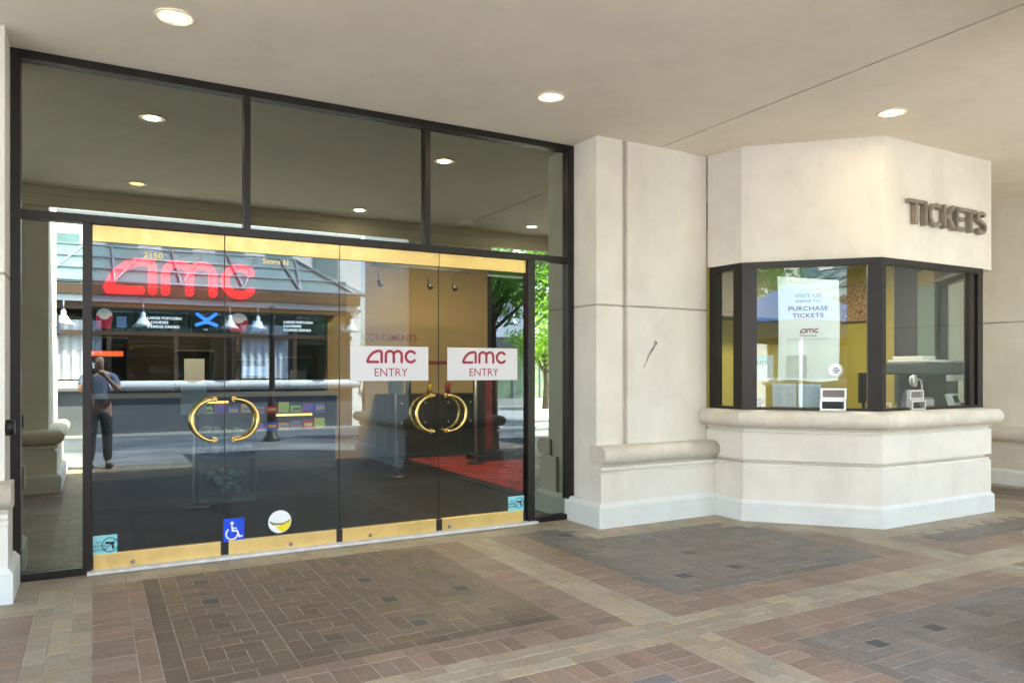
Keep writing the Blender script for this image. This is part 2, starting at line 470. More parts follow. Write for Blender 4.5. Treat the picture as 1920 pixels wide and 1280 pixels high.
tag(mb.build("lobby_floor", M['lobby_floor']), kind="structure")
mb = MB(); mb.box(4.62, 9.5, 7.6, 12.1, 0.002, 0.012)
mb.box(4.42, 4.618, 7.6, 12.1, 0.002, 0.010, 1); mb.box(4.42, 9.5, 7.4, 7.598, 0.002, 0.010, 1)
tag(mb.build("carpet", [M['carpet'], M['dark']]), "patterned red carpet laid in the lobby behind the right hand door", "carpet")

# ------------------------------------------------------------------ ceiling
mb = MB()
mb.box(-20, 5.038, 1.86, 6.46, ZC, ZC+0.3); mb.box(5.064, 30, 1.86, 6.46, ZC, ZC+0.3); mb.box(5.04, 5.064, 1.86, 6.46, ZC+0.012, ZC+0.2, 1)
tag(mb.build("ceiling", [M['ceil'], M['joint']]), kind="structure")
mb = MB()
mb.box(-20, 30, 1.80, 1.856, 3.535, 3.68); mb.box(-20, 30, 1.805, 1.848, 3.684, 4.1)
tag(mb.build("arcade_beam", M['ceil']), "long cream beam joining the street side pillars under the roof", "beam")
mb = MB(); mb.box(-20, 30, 1.80, 30, 4.11, 4.6)
tag(mb.build("arcade_roof", M['ceil']), kind="structure")

# ------------------------------------------------------------------ pilasters, pillars and walls
def halfround(c, zc, r, n=10):     # points going up around a bullnose, offset c + r cos
    return [(c+r*math.cos(R(-90+180*i/n)), zc+r*math.sin(R(-90+180*i/n))) for i in range(n+1)]

def plinth_prof(d):   # d = face offset of plinth
    return [(-0.3, 0.0), (d, 0.0), (d, 0.195), (d-0.012, 0.21), (d-0.035, 0.235), (-0.3, 0.235)]

def pilaster(name, label, x0, x1, yb, group=None, dado=None):
    """wall pier with face at y=5.93; return faces at x0 and x1"""
    t = thing(name, label, "pilaster", ((x0+x1)/2, 5.93, 0), group=group)
    inv = Matrix.Translation((-(x0+x1)/2, -5.93, 0))
    yf = 5.93
    mb = MB()
    # shaft: strip, groove, main panel, set back strip
    w_ = x1-x0
    segs = [(x0, x0+0.315, 0), (x0+0.315, x0+0.375, 0.055), (x0+0.375, x1-0.30, -0.004), (x1-0.30, x1, 0.022)]
    for z0, z1 in ((0.235, 2.133), (2.153, ZC)):
        for a, b, dy in segs:
            mb.box(a, b, yf+dy, 6.5, z0, z1)
    for a, b, dy in segs:
        mb.box(a+(0.006 if a == x0 else 0), b-(0.006 if b == x1 else 0), yf+dy+0.014, 6.5, 2.133, 2.153, 1)
    s_ = mb.build("shaft", [M['stone'], M['seam']], t); s_.location = inv.translation
    mb = MB()
    # plinth wraps return + face
    pl = [(x0-0.08+0.0, 6.44), (x0-0.08, 5.77), (x1+0.0, 5.77)]
    plan = [(x0-0.08, 6.44), (x0-0.08, 5.77), (x1+0.06, 5.77), (x1+0.06, 6.44)]
    mb.sweep([(p[0], p[1]) for p in plan][::-1], [(-o, z) for o, z in plinth_prof(0.0)])
    s_ = mb.build("plinth", M['plinth'], t); s_.location = inv.translation
    mb = MB()
    for a, b in ((x0-0.035, x1+0.03),):
        prof = [(5.93+0.2, 0.235), (5.81, 0.235), (5.81, 0.500), (5.835, 0.512), (5.835, 0.535), (5.80, 0.545), (5.80, 0.575), (5.85, 0.585), (5.85, 0.60), (5.93+.2, 0.60)]
        A = [mb.bm.verts.new((a, y, z)) for y, z in prof]; B = [mb.bm.verts.new((b, y, z)) for y, z in prof]
        for i in range(len(prof)):
            j = (i+1) % len(prof); mb.bm.faces.new((A[i], A[j], B[j], B[i]))
        mb.bm.faces.new(A); mb.bm.faces.new(B[::-1])
    s_ = mb.build("dado", M['stone'], t); s_.location = inv.translation
    mb = MB()
    prof = [(6.0, 0.602)]+[(5.83-0.088*math.cos(R(-90+180*i/12)), 0.688+0.086*math.sin(R(-90+180*i/12))) for i in range(13)]+[(6.0, 0.774)]
    a, b = x0-0.03, x1+0.05
    A = [mb.bm.verts.new((a, y, z)) for y, z in prof]; B = [mb.bm.verts.new((b, y, z)) for y, z in prof]
    for i in range(len(prof)):
        j = (i+1) % len(prof); f = mb.bm.faces.new((A[i], A[j], B[j], B[i])); f.smooth = 0 < i < len(prof)-2
    mb.bm.faces.new(A); mb.bm.faces.new(B[::-1])
    s_ = mb.build("dado_rail", M['stone_rail'], t); s_.location = inv.translation
    return t

pilaster("pilaster", "cream stone pilaster between the glass doors and the ticket booth, with a scuff mark", 4.25, 5.70, 0)
pilaster("pilaster", "cream stone pilaster at the left edge, left of the tall glass storefront", -1.97, -0.52, 0)
# the small black scuff on the pilaster (a shallow gouge)
mb = MB()
random.seed(2)
cl_ = [(4.99-0.17*f+0.03*math.sin(9*f)*0.2, 1.80-0.27*f, (0.013*(1-f)+0.003)*random.uniform(0.7, 1.2)) for f in [k/14 for k in range(15)]]
lf_ = [mb.bm.verts.new((x-w_, 5.9245, z+w_*0.5)) for x, z, w_ in cl_]; rt_ = [mb.bm.verts.new((x+w_, 5.9245, z-w_*0.5)) for x, z, w_ in cl_]
for k in range(14): mb.bm.faces.new((lf_[k], lf_[k+1], rt_[k+1], rt_[k]))
r_ = bmesh.ops.extrude_face_region(mb.bm, geom=mb.bm.faces[:])
for g_ in r_['geom']:
    if isinstance(g_, bmesh.types.BMVert): g_.co.y = 5.9262
o = mb.build("scuff_mark", rgb("scuff_grey", (0.30, 0.27, 0.23), 0.9, var=0.3, vscale=30))
tag(o, "slanting grey scuff on the cream pilaster beside the ticket booth", "scuff mark")

def pillar(label, x0, x1):
    y0, y1 = -0.30, 1.85
    t = thing("pillar", label, "pillar", ((x0+x1)/2, (y0+y1)/2, 0), group="street side pillars of the arcade")
    off = (-(x0+x1)/2, -(y0+y1)/2, 0)
    mb = MB(); mb.box(x0, x1, y0, y1, 0.2, 2.135); mb.box(x0, x1, y0, y1-0.0555, 2.15, 4.6); mb.box(x0, x1, y1-0.0554, y1, 2.15, 3.5295); mb.box(x0+.008, x1-.008, y0+.008, y1-.008, 2.135, 2.15)
    mb.build("shaft", M['stone'], t, loc=off)
    ring = [(x0, y0), (x1, y0), (x1, y1), (x0, y1)]
    mb = MB(); mb.sweep(ring, [(-0.1, 0), (0.14, 0), (0.14, 0.195), (0.10, 0.235), (-0.1, 0.235)], closed=True)
    mb.build("plinth", M['plinth'], t, loc=off)
    mb = MB(); mb.sweep(ring, [(-0.1, 0.235), (0.09, 0.235), (0.09, 0.5), (0.065, 0.515), (0.065, 0.54), (0.1, 0.55), (0.1, 0.575), (0.05, 0.6), (-.1, .6)], closed=True)
    mb.build("dado", M['stone'], t, loc=off)
    mb = MB(); mb.sweep(ring, [(-0.1, 0.602)]+halfround(0.09, 0.688, 0.086, 10)+[(-0.1, 0.774)], closed=True)
    mb.build("dado_rail", M['stone_rail'], t, loc=off)
pillar("square cream pillar mirrored at the left end of the storefront glass", -1.95, -0.50)
pillar("square cream pillar mirrored in the middle doors, its front face dark", 4.25, 5.70)
pillar("square cream pillar beyond the right edge, mirrored in the ticket window", 10.45, 11.90)

# wall closing the arcade on the right
t = thing("side_wall", "shaded cream side wall with a rounded rail, right of the ticket booth", "wall", (10.6, 4, 0))
mb = MB(); mb.box(10.6, 11, 1.85, 7, 0, 2.135); mb.box(10.6, 11, 1.85, 7, 2.155, ZC); mb.box(10.614, 11, 1.85, 7, 2.135, 2.155, 1)
mb.build("wall", [M['stone'], M['seam']], t, loc=(-10.6, -4, 0))
mb = MB(); mb.sweep([(10.6, 7), (10.6, 1.85)], [(-0.05, 0), (0.10, 0), (0.10, 0.17), (0.07, .20), (-0.05, .20)])
mb.build("plinth", M['plinth'], t, loc=(-10.6, -4, 0))
mb = MB(); mb.sweep([(10.6, 7), (10.6, 1.85)], [(-0.05, .2), (0.05, .2), (0.05, 0.52), (0.03, .55), (0.03, .57)]+halfround(0.05, 0.665, 0.09)+[(-.05, .755)])
mb.build("dado_rail", M['stone_rail'], t, loc=(-10.6, -4, 0))
mb = MB(); mb.box(9.3, 10.6, 5.93, 6.4, 0, ZC)
tag(mb.build("rear_wall", M['stone']), "cream wall behind the right side of the ticket booth", "wall")
mb = MB(); mb.box(-20, -1.97, 5.93, 6.4, 0, ZC)
tag(mb.build("front_wall", M['stone']), "cream wall running on beyond the left edge", "wall")

# ------------------------------------------------------------------ the storefront
sf = thing("glass_storefront", "tall bronze framed glass storefront with four brass trimmed glass doors", "storefront", (1.86, D, 0))
L0 = (-1.86, -D, 0)
mb = MB()
yf0, yf1 = 6.315, 6.435
mb.box(-0.520, -0.458, yf0, yf1, 0.0, ZC-0.002)
mb.box(4.178, 4.246, yf0, yf1, 0.0, ZC-0.002)
mb.box(-0.458, 4.178, yf0, yf1, 3.718, ZC-0.002)
mb.box(-0.458, 4.178, yf0+0.003, yf1-0.003, 2.588, 2.648)
mb.box(1.054, 1.104, yf0+0.006, yf1-0.006, 2.648, 3.718)
mb.box(2.625, 2.679, yf0+0.006, yf1-0.006, 2.648, 3.718)
mb.box(-0.078, -0.022, yf0+0.006, yf1-0.006, 0.0, 2.588)
mb.box(3.712, 3.790, yf0+0.006, yf1-0.006, 0.0, 2.588)
mb.box(-0.458, -0.078, yf0+0.01, yf1-0.01, 0.0, 0.055)
mb.box(3.790, 4.178, yf0+0.01, yf1-0.01, 0.0, 0.055)
mb.build("frame", M['bronze'], sf, loc=L0, bevel=0.003)
def pane(x0, x1, z0, z1, m, par, nm="glass_pane", y=D, loc=L0):
    q = MB(); y0, y1 = y, y+0.010
    q.quad([(x0, y0, z0), (x1, y0, z0), (x1, y0, z1), (x0, y0, z1)], 0)
    q.quad([(x1, y1, z0), (x0, y1, z0), (x0, y1, z1), (x1, y1, z1)], 1)
    q.quad([(x0, y0, z0), (x0, y0, z1), (x0, y1, z1), (x0, y1, z0)], 1); q.quad([(x1, y0, z1), (x1, y0, z0), (x1, y1, z0), (x1, y1, z1)], 1)
    q.quad([(x0, y0, z1), (x1, y0, z1), (x1, y1, z1), (x0, y1, z1)], 1); q.quad([(x0, y1, z0), (x1, y1, z0), (x1, y0, z0), (x0, y0, z0)], 1)
    return q.build(nm, [m, M['clear']], par, loc=loc, fix=False)
pane(-0.458, 1.054, 2.648, 3.718, M['glass_tint'], sf)
pane(1.104, 2.625, 2.648, 3.718, M['glass_tint'], sf)
pane(2.679, 4.178, 2.648, 3.718, M['glass_tint'], sf)
pane(-0.458, -0.078, 0.055, 2.588, M['glass_tint'], sf)
pane(3.790, 4.178, 0.055, 2.588, M['glass_tint'], sf)
edges = [-0.019, 0.910, 1.846, 2.777, 3.709]
for i in range(4):
    x0, x1 = edges[i], edges[i+1]
    d = bpy.data.objects.new("glass_door", None); C.objects.link(d); d.parent = sf; d.location = (x0-1.86, 0, 0)
    LD = (-x0, -D, 0)
    pane(x0+0.004, x1-0.004, 0.130, 2.470, M['glass_door'], d, "door_glass", loc=LD)
    q = MB(); q.box(x0+0.004, x1-0.004, 6.352, 6.398, 2.462, 2.583)
    q.build("top_rail", M['brass_plate'], d, loc=LD, bevel=0.002)
    ga = 0.026 if i else 0.010
    q = MB(); q.box(x0+(0.030 if i in (1, 3) else 0.024 if i == 2 else 0.010), x1-(0.030 if i != 3 else 0.036), 6.350, 6.400, 0.026, 0.134)
    q.build("bottom_rail", M['brass_plate'], d, loc=LD, bevel=0.002)
    q = MB(); q.box(x0+0.0002, x0+0.0038, D-0.002, D+0.012, 0.13, 2.47)
    q.build("edge_seal", M['black'], d, loc=LD)
    q = MB(); q.box(x0, x1, 6.356, 6.394, 0.0265, 0.128); q.build("rail_core", M['black'], d, loc=LD)
    # lock on the lower rail
    q = MB(); lx = x0+{0: 0.27, 1: 0.52, 2: 0.27, 3: 0.10}[i]
    q.cyl((lx, 6.350, 0.055), (lx, 6.342, 0.055), 0.017); q.cyl((lx, 6.342, 0.055), (lx, 6.339, 0.055), 0.008)
    q.build("lock", M['letter'], d, loc=LD)
    # C shaped pulls, outside and inside
    sgn = -1 if i in (0, 2) else 1
    hx = (x1-0.075) if i in (0, 2) else (x0+0.075)
    for yy, side in ((6.300, -1), (6.452, 1)):
        q = MB()
        pts = []
        a0, a1 = 88, 272
        for k in range(25):
            a = R(a0+(a1-a0)*k/24)
            pts.append((hx-sgn*math.cos(a)*0.172, yy, 1.111+math.sin(a)*0.163))
        q.tube(pts, [0.011+0.0055*math.sin(math.pi*k/24) for k in range(25)], 12)
        for zz in (1.111+0.163, 1.111-0.163):
            q.cyl((hx, yy, zz), (hx, D if side < 0 else D+0.01, zz), 0.012)
            q.ball((hx, yy, zz), 0.016)
            q.cyl((hx, D-0.006 if side < 0 else D+0.016, zz), (hx, D-0.0005 if side < 0 else D+0.0105, zz), 0.022)
        q.build("pull_handle", M['brass'], d, loc=LD)
mb = MB(); mb.box(-0.05, 3.80, 6.268, 6.44, 0.003, 0.026)
tag(mb.build("threshold", M['sill'], bevel=0.003), "long white marble threshold under the glass doors", "threshold")

# AMC letters as strokes (unit height 1)
def amc_strokes():
    A1 = [(0.86, 0.13), (0.16, 0.13)]
    ac = [(0.16, 0.13), (0.135, 0.17), (0.22, 0.40), (0.36, 0.60), (0.56, 0.77), (0.80, 0.86), (1.02, 0.875), (1.10, 0.83), (1.13, 0.72)]
    A2 = [(1.13, 0.72), (1.13, 0.13)]
    m1 = [(1.43, 0.13), (1.43, 0.58)]+[(1.43+0.285-0.285*math.cos(R(a)), 0.60+0.275*math.sin(R(a))) for a in range(15, 181, 15)]+[(2.0, 0.13)]
    m2 = [(2.0+0.285-0.285*math.cos(R(a)), 0.60+0.275*math.sin(R(a))) for a in range(0, 181, 15)]+[(2.57, 0.13)]
    c = [(3.24+0.375*math.cos(R(a)), 0.50+0.375*math.sin(R(a))) for a in range(42, 319, 12)]
    return [A1+ac[1:]+A2[1:]], [m1, m2], [c]
def amc(frame, height, th, mats, names=None, parent=None, wd=0.235, t0=0.0, loc=(0, 0, 0)):
    """one mesh per letter"""
    out = []
    for k, strokes in enumerate(amc_strokes()):
        q = MB()
        for s_i, st in enumerate(strokes):
            ribbon(q, [(x*height, y*height) for x, y in st], wd*height, t0, t0+th+0.0004*s_i, frame)
        out.append(q.build("letter", mats, parent, loc=loc))
    return out
def frameY(x0, y, z0, sx=1.0):       # letters on a wall facing -Y
    return lambda u, v, t: (x0+u*sx, y-t, z0+v)

def text_mesh(txt, size, frame, name, m, parent=None, bold=0.0, sx=1.0, th=0.002, align='LEFT', spacing=1.0, loc=(0, 0, 0)):
    cu = bpy.data.curves.new(name, 'FONT'); cu.body = txt; cu.size = size; cu.extrude = th/2; cu.offset = bold
    cu.align_x = align; cu.space_character = spacing; cu.resolution_u = 3
    tmp = bpy.data.objects.new(name, cu); C.objects.link(tmp)
    dg = bpy.context.evaluated_depsgraph_get()
    me = bpy.data.meshes.new_from_object(tmp.evaluated_get(dg))
    bpy.data.objects.remove(tmp); bpy.data.curves.remove(cu)
    for v in me.vertices:
        v.co = Vector(frame(v.co.x*sx, v.co.y, v.co.z+th/2))
    me.materials.clear(); me.materials.append(m)
    o = bpy.data.objects.new(name, me); C.objects.link(o)
    if parent: o.parent = parent
    o.location = loc
    return o

# entry signs on the doors
for (x0, x1, lab) in ((1.940, 2.672, "white AMC ENTRY sign on the third glass door, left of the pair"), (2.863, 3.611, "white AMC ENTRY sign on the rightmost glass door")):
    t = thing("entry_sign", lab, "sign", (x0, D-0.012, 1.411), group="entry signs on the glass doors")
    lc = (-x0, -(D-0.012), -1.411)
    q = MB(); q.box(x0, x1, D-0.012, D-0.004, 1.411, 1.718); q.build("board", M['panel_white'], t, loc=lc, bevel=0.002)
    cx = (x0+x1)/2+0.005
    amc(frameY(cx-0.235, D-0.0122, 1.562), 0.131, 0.0015, M['maroon'], parent=t, wd=0.185, loc=lc)
    text_mesh("ENTRY", 0.105, frameY(cx, D-0.0122, 1.452), "lettering", M['maroon'], t, align='CENTER', sx=0.98, loc=lc, bold=-0.0005)
# small gold lettering on the glass
o = text_mesh("2150", 0.062, frameY(0.325, D-0.0015, 2.364), "street_number", M['gold_print'], bold=0.0022, spacing=1.1)
tag(o, "gold number 2150 on the top of the leftmost glass door", "lettering")
o = text_mesh("Store N", 0.062, frameY(1.205, D-0.0015, 2.382), "store_lettering", M['gold_print'], bold=0.0018, spacing=1.05)
tag(o, "gold Store N lettering at the top of the second glass door", "lettering")
# stickers
t = thing("access_sticker", "blue square wheelchair sticker at the foot of the second door", "sticker", (0.913, D-0.003, 0.115))
lc = (-0.913, -(D-0.003), -0.115)
q = MB(); q.box(0.902, 1.062, D-0.0035, D-0.001, 0.118, 0.312); q.build("backing", rgb("access_blue", (0.005, 0.06, 0.60), 0.4), t, loc=lc)
q = MB(); fr_ = frameY(0.905, D-0.0036, 0.125)
ribbon(q, [(0.062+0.045*math.cos(R(a)), 0.062+0.045*math.sin(R(a))) for a in range(130, 361, 15)], 0.012, 0, 0.0012, fr_)
ribbon(q, [(0.062, 0.125), (0.066, 0.085), (0.100, 0.085), (0.120, 0.035), (0.138, 0.040)], 0.013, 0, 0.0016, fr_)
ribbon(q, [(0.066, 0.105), (0.095, 0.105)], 0.010, 0, 0.0014, fr_)
ribbon(q, [(0.0625, 0.147), (0.0635, 0.148)], 0.026, 0, 0.0013, fr_)
q.build("symbol", M['white'], t, loc=lc)
t = thing("round_sticker", "round white and yellow sticker low on the second glass door", "sticker", (1.344, D-0.003, 0.248))
lc = (-1.344, -(D-0.003), -0.248)
q = MB(); q.cyl((1.344, D-0.001, 0.248), (1.344, D-0.004, 0.248), 0.094, n=32); q.build("backing", rgb("sticker_white", (0.75, 0.78, 0.80), 0.4), t, loc=lc)
def strip(pts, y, m, nm, par, lc_):
    q = MB(); v = [q.bm.verts.new((x, y, z)) for x, z in pts]; q.bm.faces.new(v)
    r_ = bmesh.ops.extrude_face_region(q.bm, geom=q.bm.faces[:])
    for g_ in r_['geom']:
        if isinstance(g_, bmesh.types.BMVert): g_.co.y += 0.001
    return q.build(nm, m, par, loc=lc_)
seg = [(1.344+0.090*math.cos(R(a)), 0.248+0.090*math.sin(R(a))) for a in range(-80, 1, 10)]
strip(seg+[(1.38, 0.235), (1.31, 0.205)], D-0.0052, rgb("sticker_yellow", (0.80, 0.62, 0.02), 0.4), "yellow_patch", t, lc)
strip([(1.260, 0.262), (1.30, 0.240), (1.37, 0.235), (1.43, 0.262), (1.428, 0.250), (1.37, 0.222), (1.29, 0.222), (1.262, 0.245)], D-0.0064, rgb("sticker_olive", (0.20, 0.19, 0.03), 0.5), "olive_patch", t, lc)
def notice(x0, z0, x1, z1, lab):
    t = thing("notice_sticker", lab, "sticker", (x0, D-0.003, z0), group="pale blue notice stickers on the doors")
    lc = (-x0, -(D-0.003), -z0)
    q = MB(); q.box(x0, x1, D-0.0035, D-0.001, z0, z1); q.build("backing", M_notice, t, loc=lc)
    w_, h_ = x1-x0, z1-z0
    f_ = frameY(x0, D-0.0036, z0)
    q = MB()
    cx, cy, r_ = w_*0.70, h_*0.52, h_*0.34
    ribbon(q, [(cx+r_*math.cos(R(a)), cy+r_*math.sin(R(a))) for a in range(0, 346, 15)]+[(cx+r_, cy-0.001)], h_*0.05, 0, 0.001, f_)
    q.build("ring", M_nring, t, loc=lc)
    q = MB()
    ribbon(q, [(cx-r_*0.45, cy+r_*0.30), (cx+r_*0.45, cy+r_*0.22)], h_*0.11, 0, 0.0014, f_)
    ribbon(q, [(cx+r_*0.28, cy+r_*0.12), (cx+r_*0.42, cy-r_*0.5)], h_*0.10, 0, 0.0018, f_)
    ribbon(q, [(cx+r_*0.68, cy+r_*0.66), (cx-r_*0.68, cy-r_*0.66)], h_*0.035, 0, 0.0022, f_)
    q.build("symbol", M['black'], t, loc=lc)
    for k, s_ in enumerate(("NO", "WEAPONS", "ALLOWED")):
        text_mesh(s_, h_*0.16, frameY(x0+w_*0.24, D-0.0036, z0+h_*(0.62-0.18*k)), "lettering", M['black'], t, align='CENTER', loc=lc, sx=0.85)
M_notice = rgb("notice_teal", (0.25, 0.60, 0.66), 0.4); M_nring = rgb("notice_ring", (0.02, 0.15, 0.30), 0.4)
notice(-0.012, 0.118, 0.148, 0.272, "pale blue no weapons notice low on the leftmost door")
notice(3.512, 0.132, 3.690, 0.276, "pale blue no weapons notice low on the rightmost door")

# black push plate on the left pilaster return
t = thing("push_button", "round black push button on the left pilaster beside the glass", "push button", (-0.52, 6.02, 1.12))
q = MB(); q.cyl((0, 0, 0), (0.035, 0, 0), 0.055, 0.055, 24); q.build("housing", M['black'], t)
q = MB(); q.cyl((0.0352, 0, 0), (0.052, 0, 0), 0.052, 0.048, 24); q.build("button", M['dark'], t)

# ------------------------------------------------------------------ downlights
def downlight(label, x, y, lens, r=0.105):
    t = thing("downlight", label, "ceiling lamp", (x, y, ZC), group="round recessed lamps in the ceiling")
    q = MB(); q.lathe([(r+0.018, -0.0005), (r+0.018, -0.007), (r+0.002, -0.009), (r-0.004, -0.004), (r-0.012, -0.002)], 32); q.build("trim", M['trim'], t)
    q = MB(); q.lathe([(0.068, -0.0045), (0, -0.0055)], 32); q.build("lens", lens, t)
    q = MB(); q.lathe([(r-0.010, -0.0032), (0.070, -0.0040)], 32); q.build("reflector", M['reflector'], t)
downlight("bright round ceiling lamp above the left end of the doors", 0.452, 5.27, M['lens'])
downlight("bright round ceiling lamp above the right end of the doors", 3.32, 5.28, M['lens'])
downlight("bright round ceiling lamp in front of the ticket booth", 6.15, 4.13, M['lens'])
downlight("dim amber ceiling lamp mirrored low in the left transom", 0.452, 2.56, M['lens_amber'])
downlight("ceiling lamp near the street mirrored in the middle transom", 3.28, 2.42, M['lens'])
downlight("ceiling lamp near the street mirrored in the right transom", 6.04, 2.56, M['lens'])
downlight("ceiling lamp beyond the top right corner of the view", 8.9, 2.55, M['lens'])

# ------------------------------------------------------------------ ticket booth
tb = thing("ticket_booth", "projecting cream ticket booth with angled windows under a plain fascia", "ticket booth", (7.4, 5.2, 0))
TB = (-7.4, -5.2, 0)
plan = [(5.66, 5.94), (5.66, 5.42), (6.53, 4.46), (8.40, 4.46), (9.27, 5.42), (9.27, 5.94)]
q = MB(); q.sweep(plan, [(-0.3, 0.0), (0, 0.0), (0, 0.180), (-0.012, 0.195), (-0.03, 0.212), (-0.3, 0.212)]); q.build("plinth", M['plinth'], tb, loc=TB)
q = MB(); q.sweep(plan, [(-0.3, 0.212), (-0.03, 0.212), (-0.03, 0.545), (-0.048, 0.556), (-0.048, 0.575), (-0.085, 0.582), (-0.085, 0.600), (-0.028, 0.612),
                        (-0.028, 0.880), (-0.052, 0.892), (-0.052, 0.908), (-0.022, 0.918), (-0.022, 0.932), (-0.3, 0.932)]); q.build("base", M['stone'], tb, loc=TB)
q = MB(); q.sweep(plan, [(-0.35, 0.934)]+halfround(-0.005, 1.019, 0.085, 12)+[(-0.08, 1.107), (-0.35, 1.107)])
for f in q.bm.faces:
    if abs(f.normal.z) < .99: pass
q.build("sill", M['stone_rail'], tb, loc=TB)
fas = [(5.705, 5.94), (5.755, 5.51), (6.69, 4.57), (8.54, 4.57), (9.40, 5.51), (9.45, 5.94)]
q = MB(); q.sweep(fas, [(-0.32, 2.60), (0, 2.598), (0, ZC), (-0.32, ZC)]); q.build("fascia", M['stone'], tb, loc=TB)
# inside
q = MB(); q.box(5.9, 9.3, 7.6, 7.7, 0, 3.0); q.box(9.12, 9.18, 5.5, 7.6, 0, 3.0); q.box(5.72, 5.80, 5.95, 7.6, 0, 3.0); q.build("inner_wall", M['yellow'], tb, loc=TB)
q = MB(); q.prism([(5.9, 5.6), (6.72, 4.72), (8.36, 4.72), (9.1, 5.5), (9.1, 7.6), (5.9, 7.6)], 2.92, 2.96); q.build("inner_ceiling", rgb("booth_ceiling", (0.45, 0.42, 0.33), 0.8), tb, loc=TB)
q = MB(); q.prism([(5.85, 5.55), (6.66, 4.68), (8.36, 4.68), (9.1, 5.5), (9.1, 5.9), (8.3, 5.2), (6.9, 5.2), (6.2, 5.95), (5.85, 5.95)], 1.02, 1.06); q.build("counter", M['dark'], tb, loc=TB)
q = MB(); q.box(5.9, 9.1, 7.0, 7.6, 2.2, 2.9); q.build("bulkhead", rgb("booth_bulkhead", (0.12, 0.10, 0.08), 0.8), tb, loc=TB)
# window frames along the window line
WL = [(5.722, 5.93), (5.735, 5.485), (6.625, 4.545), (8.345, 4.545), (9.20, 5.48)]
def seg_frame(q, a, b, s0, s1, z0, z1, dd=0.085, inset=0.0):
    a, b = Vector(a), Vector(b); d = (b-a).normalized(); n = Vector((d.y, -d.x))
    p = [a+d*s0-n*inset, a+d*s1-n*inset, a+d*s1-n*(dd), a+d*s0-n*(dd)]
    q.prism([(v.x, v.y) for v in p], z0, z1)
q = MB()
for i, (sa, sb) in enumerate(((0.0, 0.0), (0.0, 0.0), (0.0, 0.0), (0.0, 0.0))):
    a, b = WL[i], WL[i+1]; Ls = (Vector(b)-Vector(a)).length
    seg_frame(q, a, b, 0.0, Ls, 1.1085, 1.135, 0.09, 0.002*i)
    seg_frame(q, a, b, 0.0, Ls, 2.535, 2.5975, 0.09, 0.002*i)
seg_frame(q, WL[0], WL[1], 0.0, 0.10, 1.135, 2.535); seg_frame(q, WL[0], WL[1], 0.33, 0.445, 1.135, 2.535)
seg_frame(q, WL[1], WL[2], 0.004, 0.145, 1.135, 2.535, inset=0.001); seg_frame(q, WL[1], WL[2], 1.165, 1.292, 1.135, 2.535, inset=0.001)
seg_frame(q, WL[2], WL[3], 0.004, 0.060, 1.135, 2.535, inset=0.003); seg_frame(q, WL[2], WL[3], 1.50, 1.585, 1.135, 2.535, inset=0.02); seg_frame(q, WL[2], WL[3], 1.62, 1.716, 1.135, 2.535, inset=0.003)
seg_frame(q, WL[3], WL[4], 0.01, 0.12, 1.135, 2.535, inset=0.004); seg_frame(q, WL[3], WL[4], 1.10, 1.24, 1.135, 2.535, inset=0.004)
q.build("window_frame", M['bronze'], tb, loc=TB, bevel=0.002)
def booth_pane(a, b, s0, s1, ins=0.045, ins1=None):
    a, b = Vector(a), Vector(b); d = (b-a).normalized(); n = Vector((d.y, -d.x))
    p0 = a+d*s0-n*ins; p1 = a+d*s1-n*(ins if ins1 is None else ins1); r0 = p0-n*0.01; r1 = p1-n*0.01
    q = MB()
    q.quad([(p0.x, p0.y, 1.13), (p1.x, p1.y, 1.13), (p1.x, p1.y, 2.54), (p0.x, p0.y, 2.54)], 0)
    q.quad([(r1.x, r1.y, 1.13), (r0.x, r0.y, 1.13), (r0.x, r0.y, 2.54), (r1.x, r1.y, 2.54)], 1)
    q.build("window_glass", [M['glass_booth'], M['clear']], tb, loc=TB, fix=False)
booth_pane(WL[0], WL[1], 0.09, 0.34); booth_pane(WL[1], WL[2], 0.14, 1.17, 0.034, 0.062); booth_pane(WL[2], WL[3], 0.055, 1.625); booth_pane(WL[3], WL[4], 0.11, 1.11)
# booth lamp inside
t = thing("booth_lamp", "small warm round lamp in the ceiling of the ticket booth", "ceiling lamp", (7.3, 5.9, 2.915))
q = MB(); q.lathe([(0.09, 0), (0.09, -0.02), (0.06, -0.03), (0, -0.03)], 20); q.build("lens", mat("booth_lens", (1, 0.8, 0.5), 0.4, emit=(1, 0.72, 0.35), estr=2.0), t)
al = bpy.data.lights.new("booth_light", 'AREA'); al.energy = 7.0; al.size = 0.5; al.color = (1.0, 0.92, 0.78)
ao = bpy.data.objects.new("lamp_glow", al); C.objects.link(ao); ao.parent = t; ao.location = (0, 0, -0.05)

# TICKETS lettering
tk = thing("tickets_sign", "bronze raised TICKETS lettering on the booth fascia", "sign", (7.67, 4.57, 3.08))
H_ = 0.243
def tick_letter(x0, wd, z0, strokes):
    q = MB()
    for k, st in enumerate(strokes):
        ribbon(q, [(x0-7.67+u*wd, v*H_) for u, v in st], 0.038, 0.012, 0.062+0.0006*k, lambda u, v, t_: (u, -t_, z0-3.08+v), round_caps=False)
    q.build("letter", M['letter'], tk, bevel=0.0)
zb = lambda x: 2.955
tick_letter(7.000, 0.225, 2.955, [[(0.0, 0.92), (1.0, 0.92)], [(0.5, 0.82), (0.5, 0.0)]])
tick_letter(7.235, 0.07, 2.955, [[(0.5, 1.0), (0.5, 0.0)]])
cs = [(0.52+0.42*math.cos(R(a)), 0.5+0.42*math.sin(R(a))) for a in range(48, 313, 12)]
tick_letter(7.320, 0.245, 2.955, [cs])
tick_letter(7.568, 0.205, 2.955, [[(0.12, 1.0), (0.12, 0.0)], [(0.92, 0.98), (0.26, 0.45)], [(0.38, 0.56), (0.96, 0.02)]])
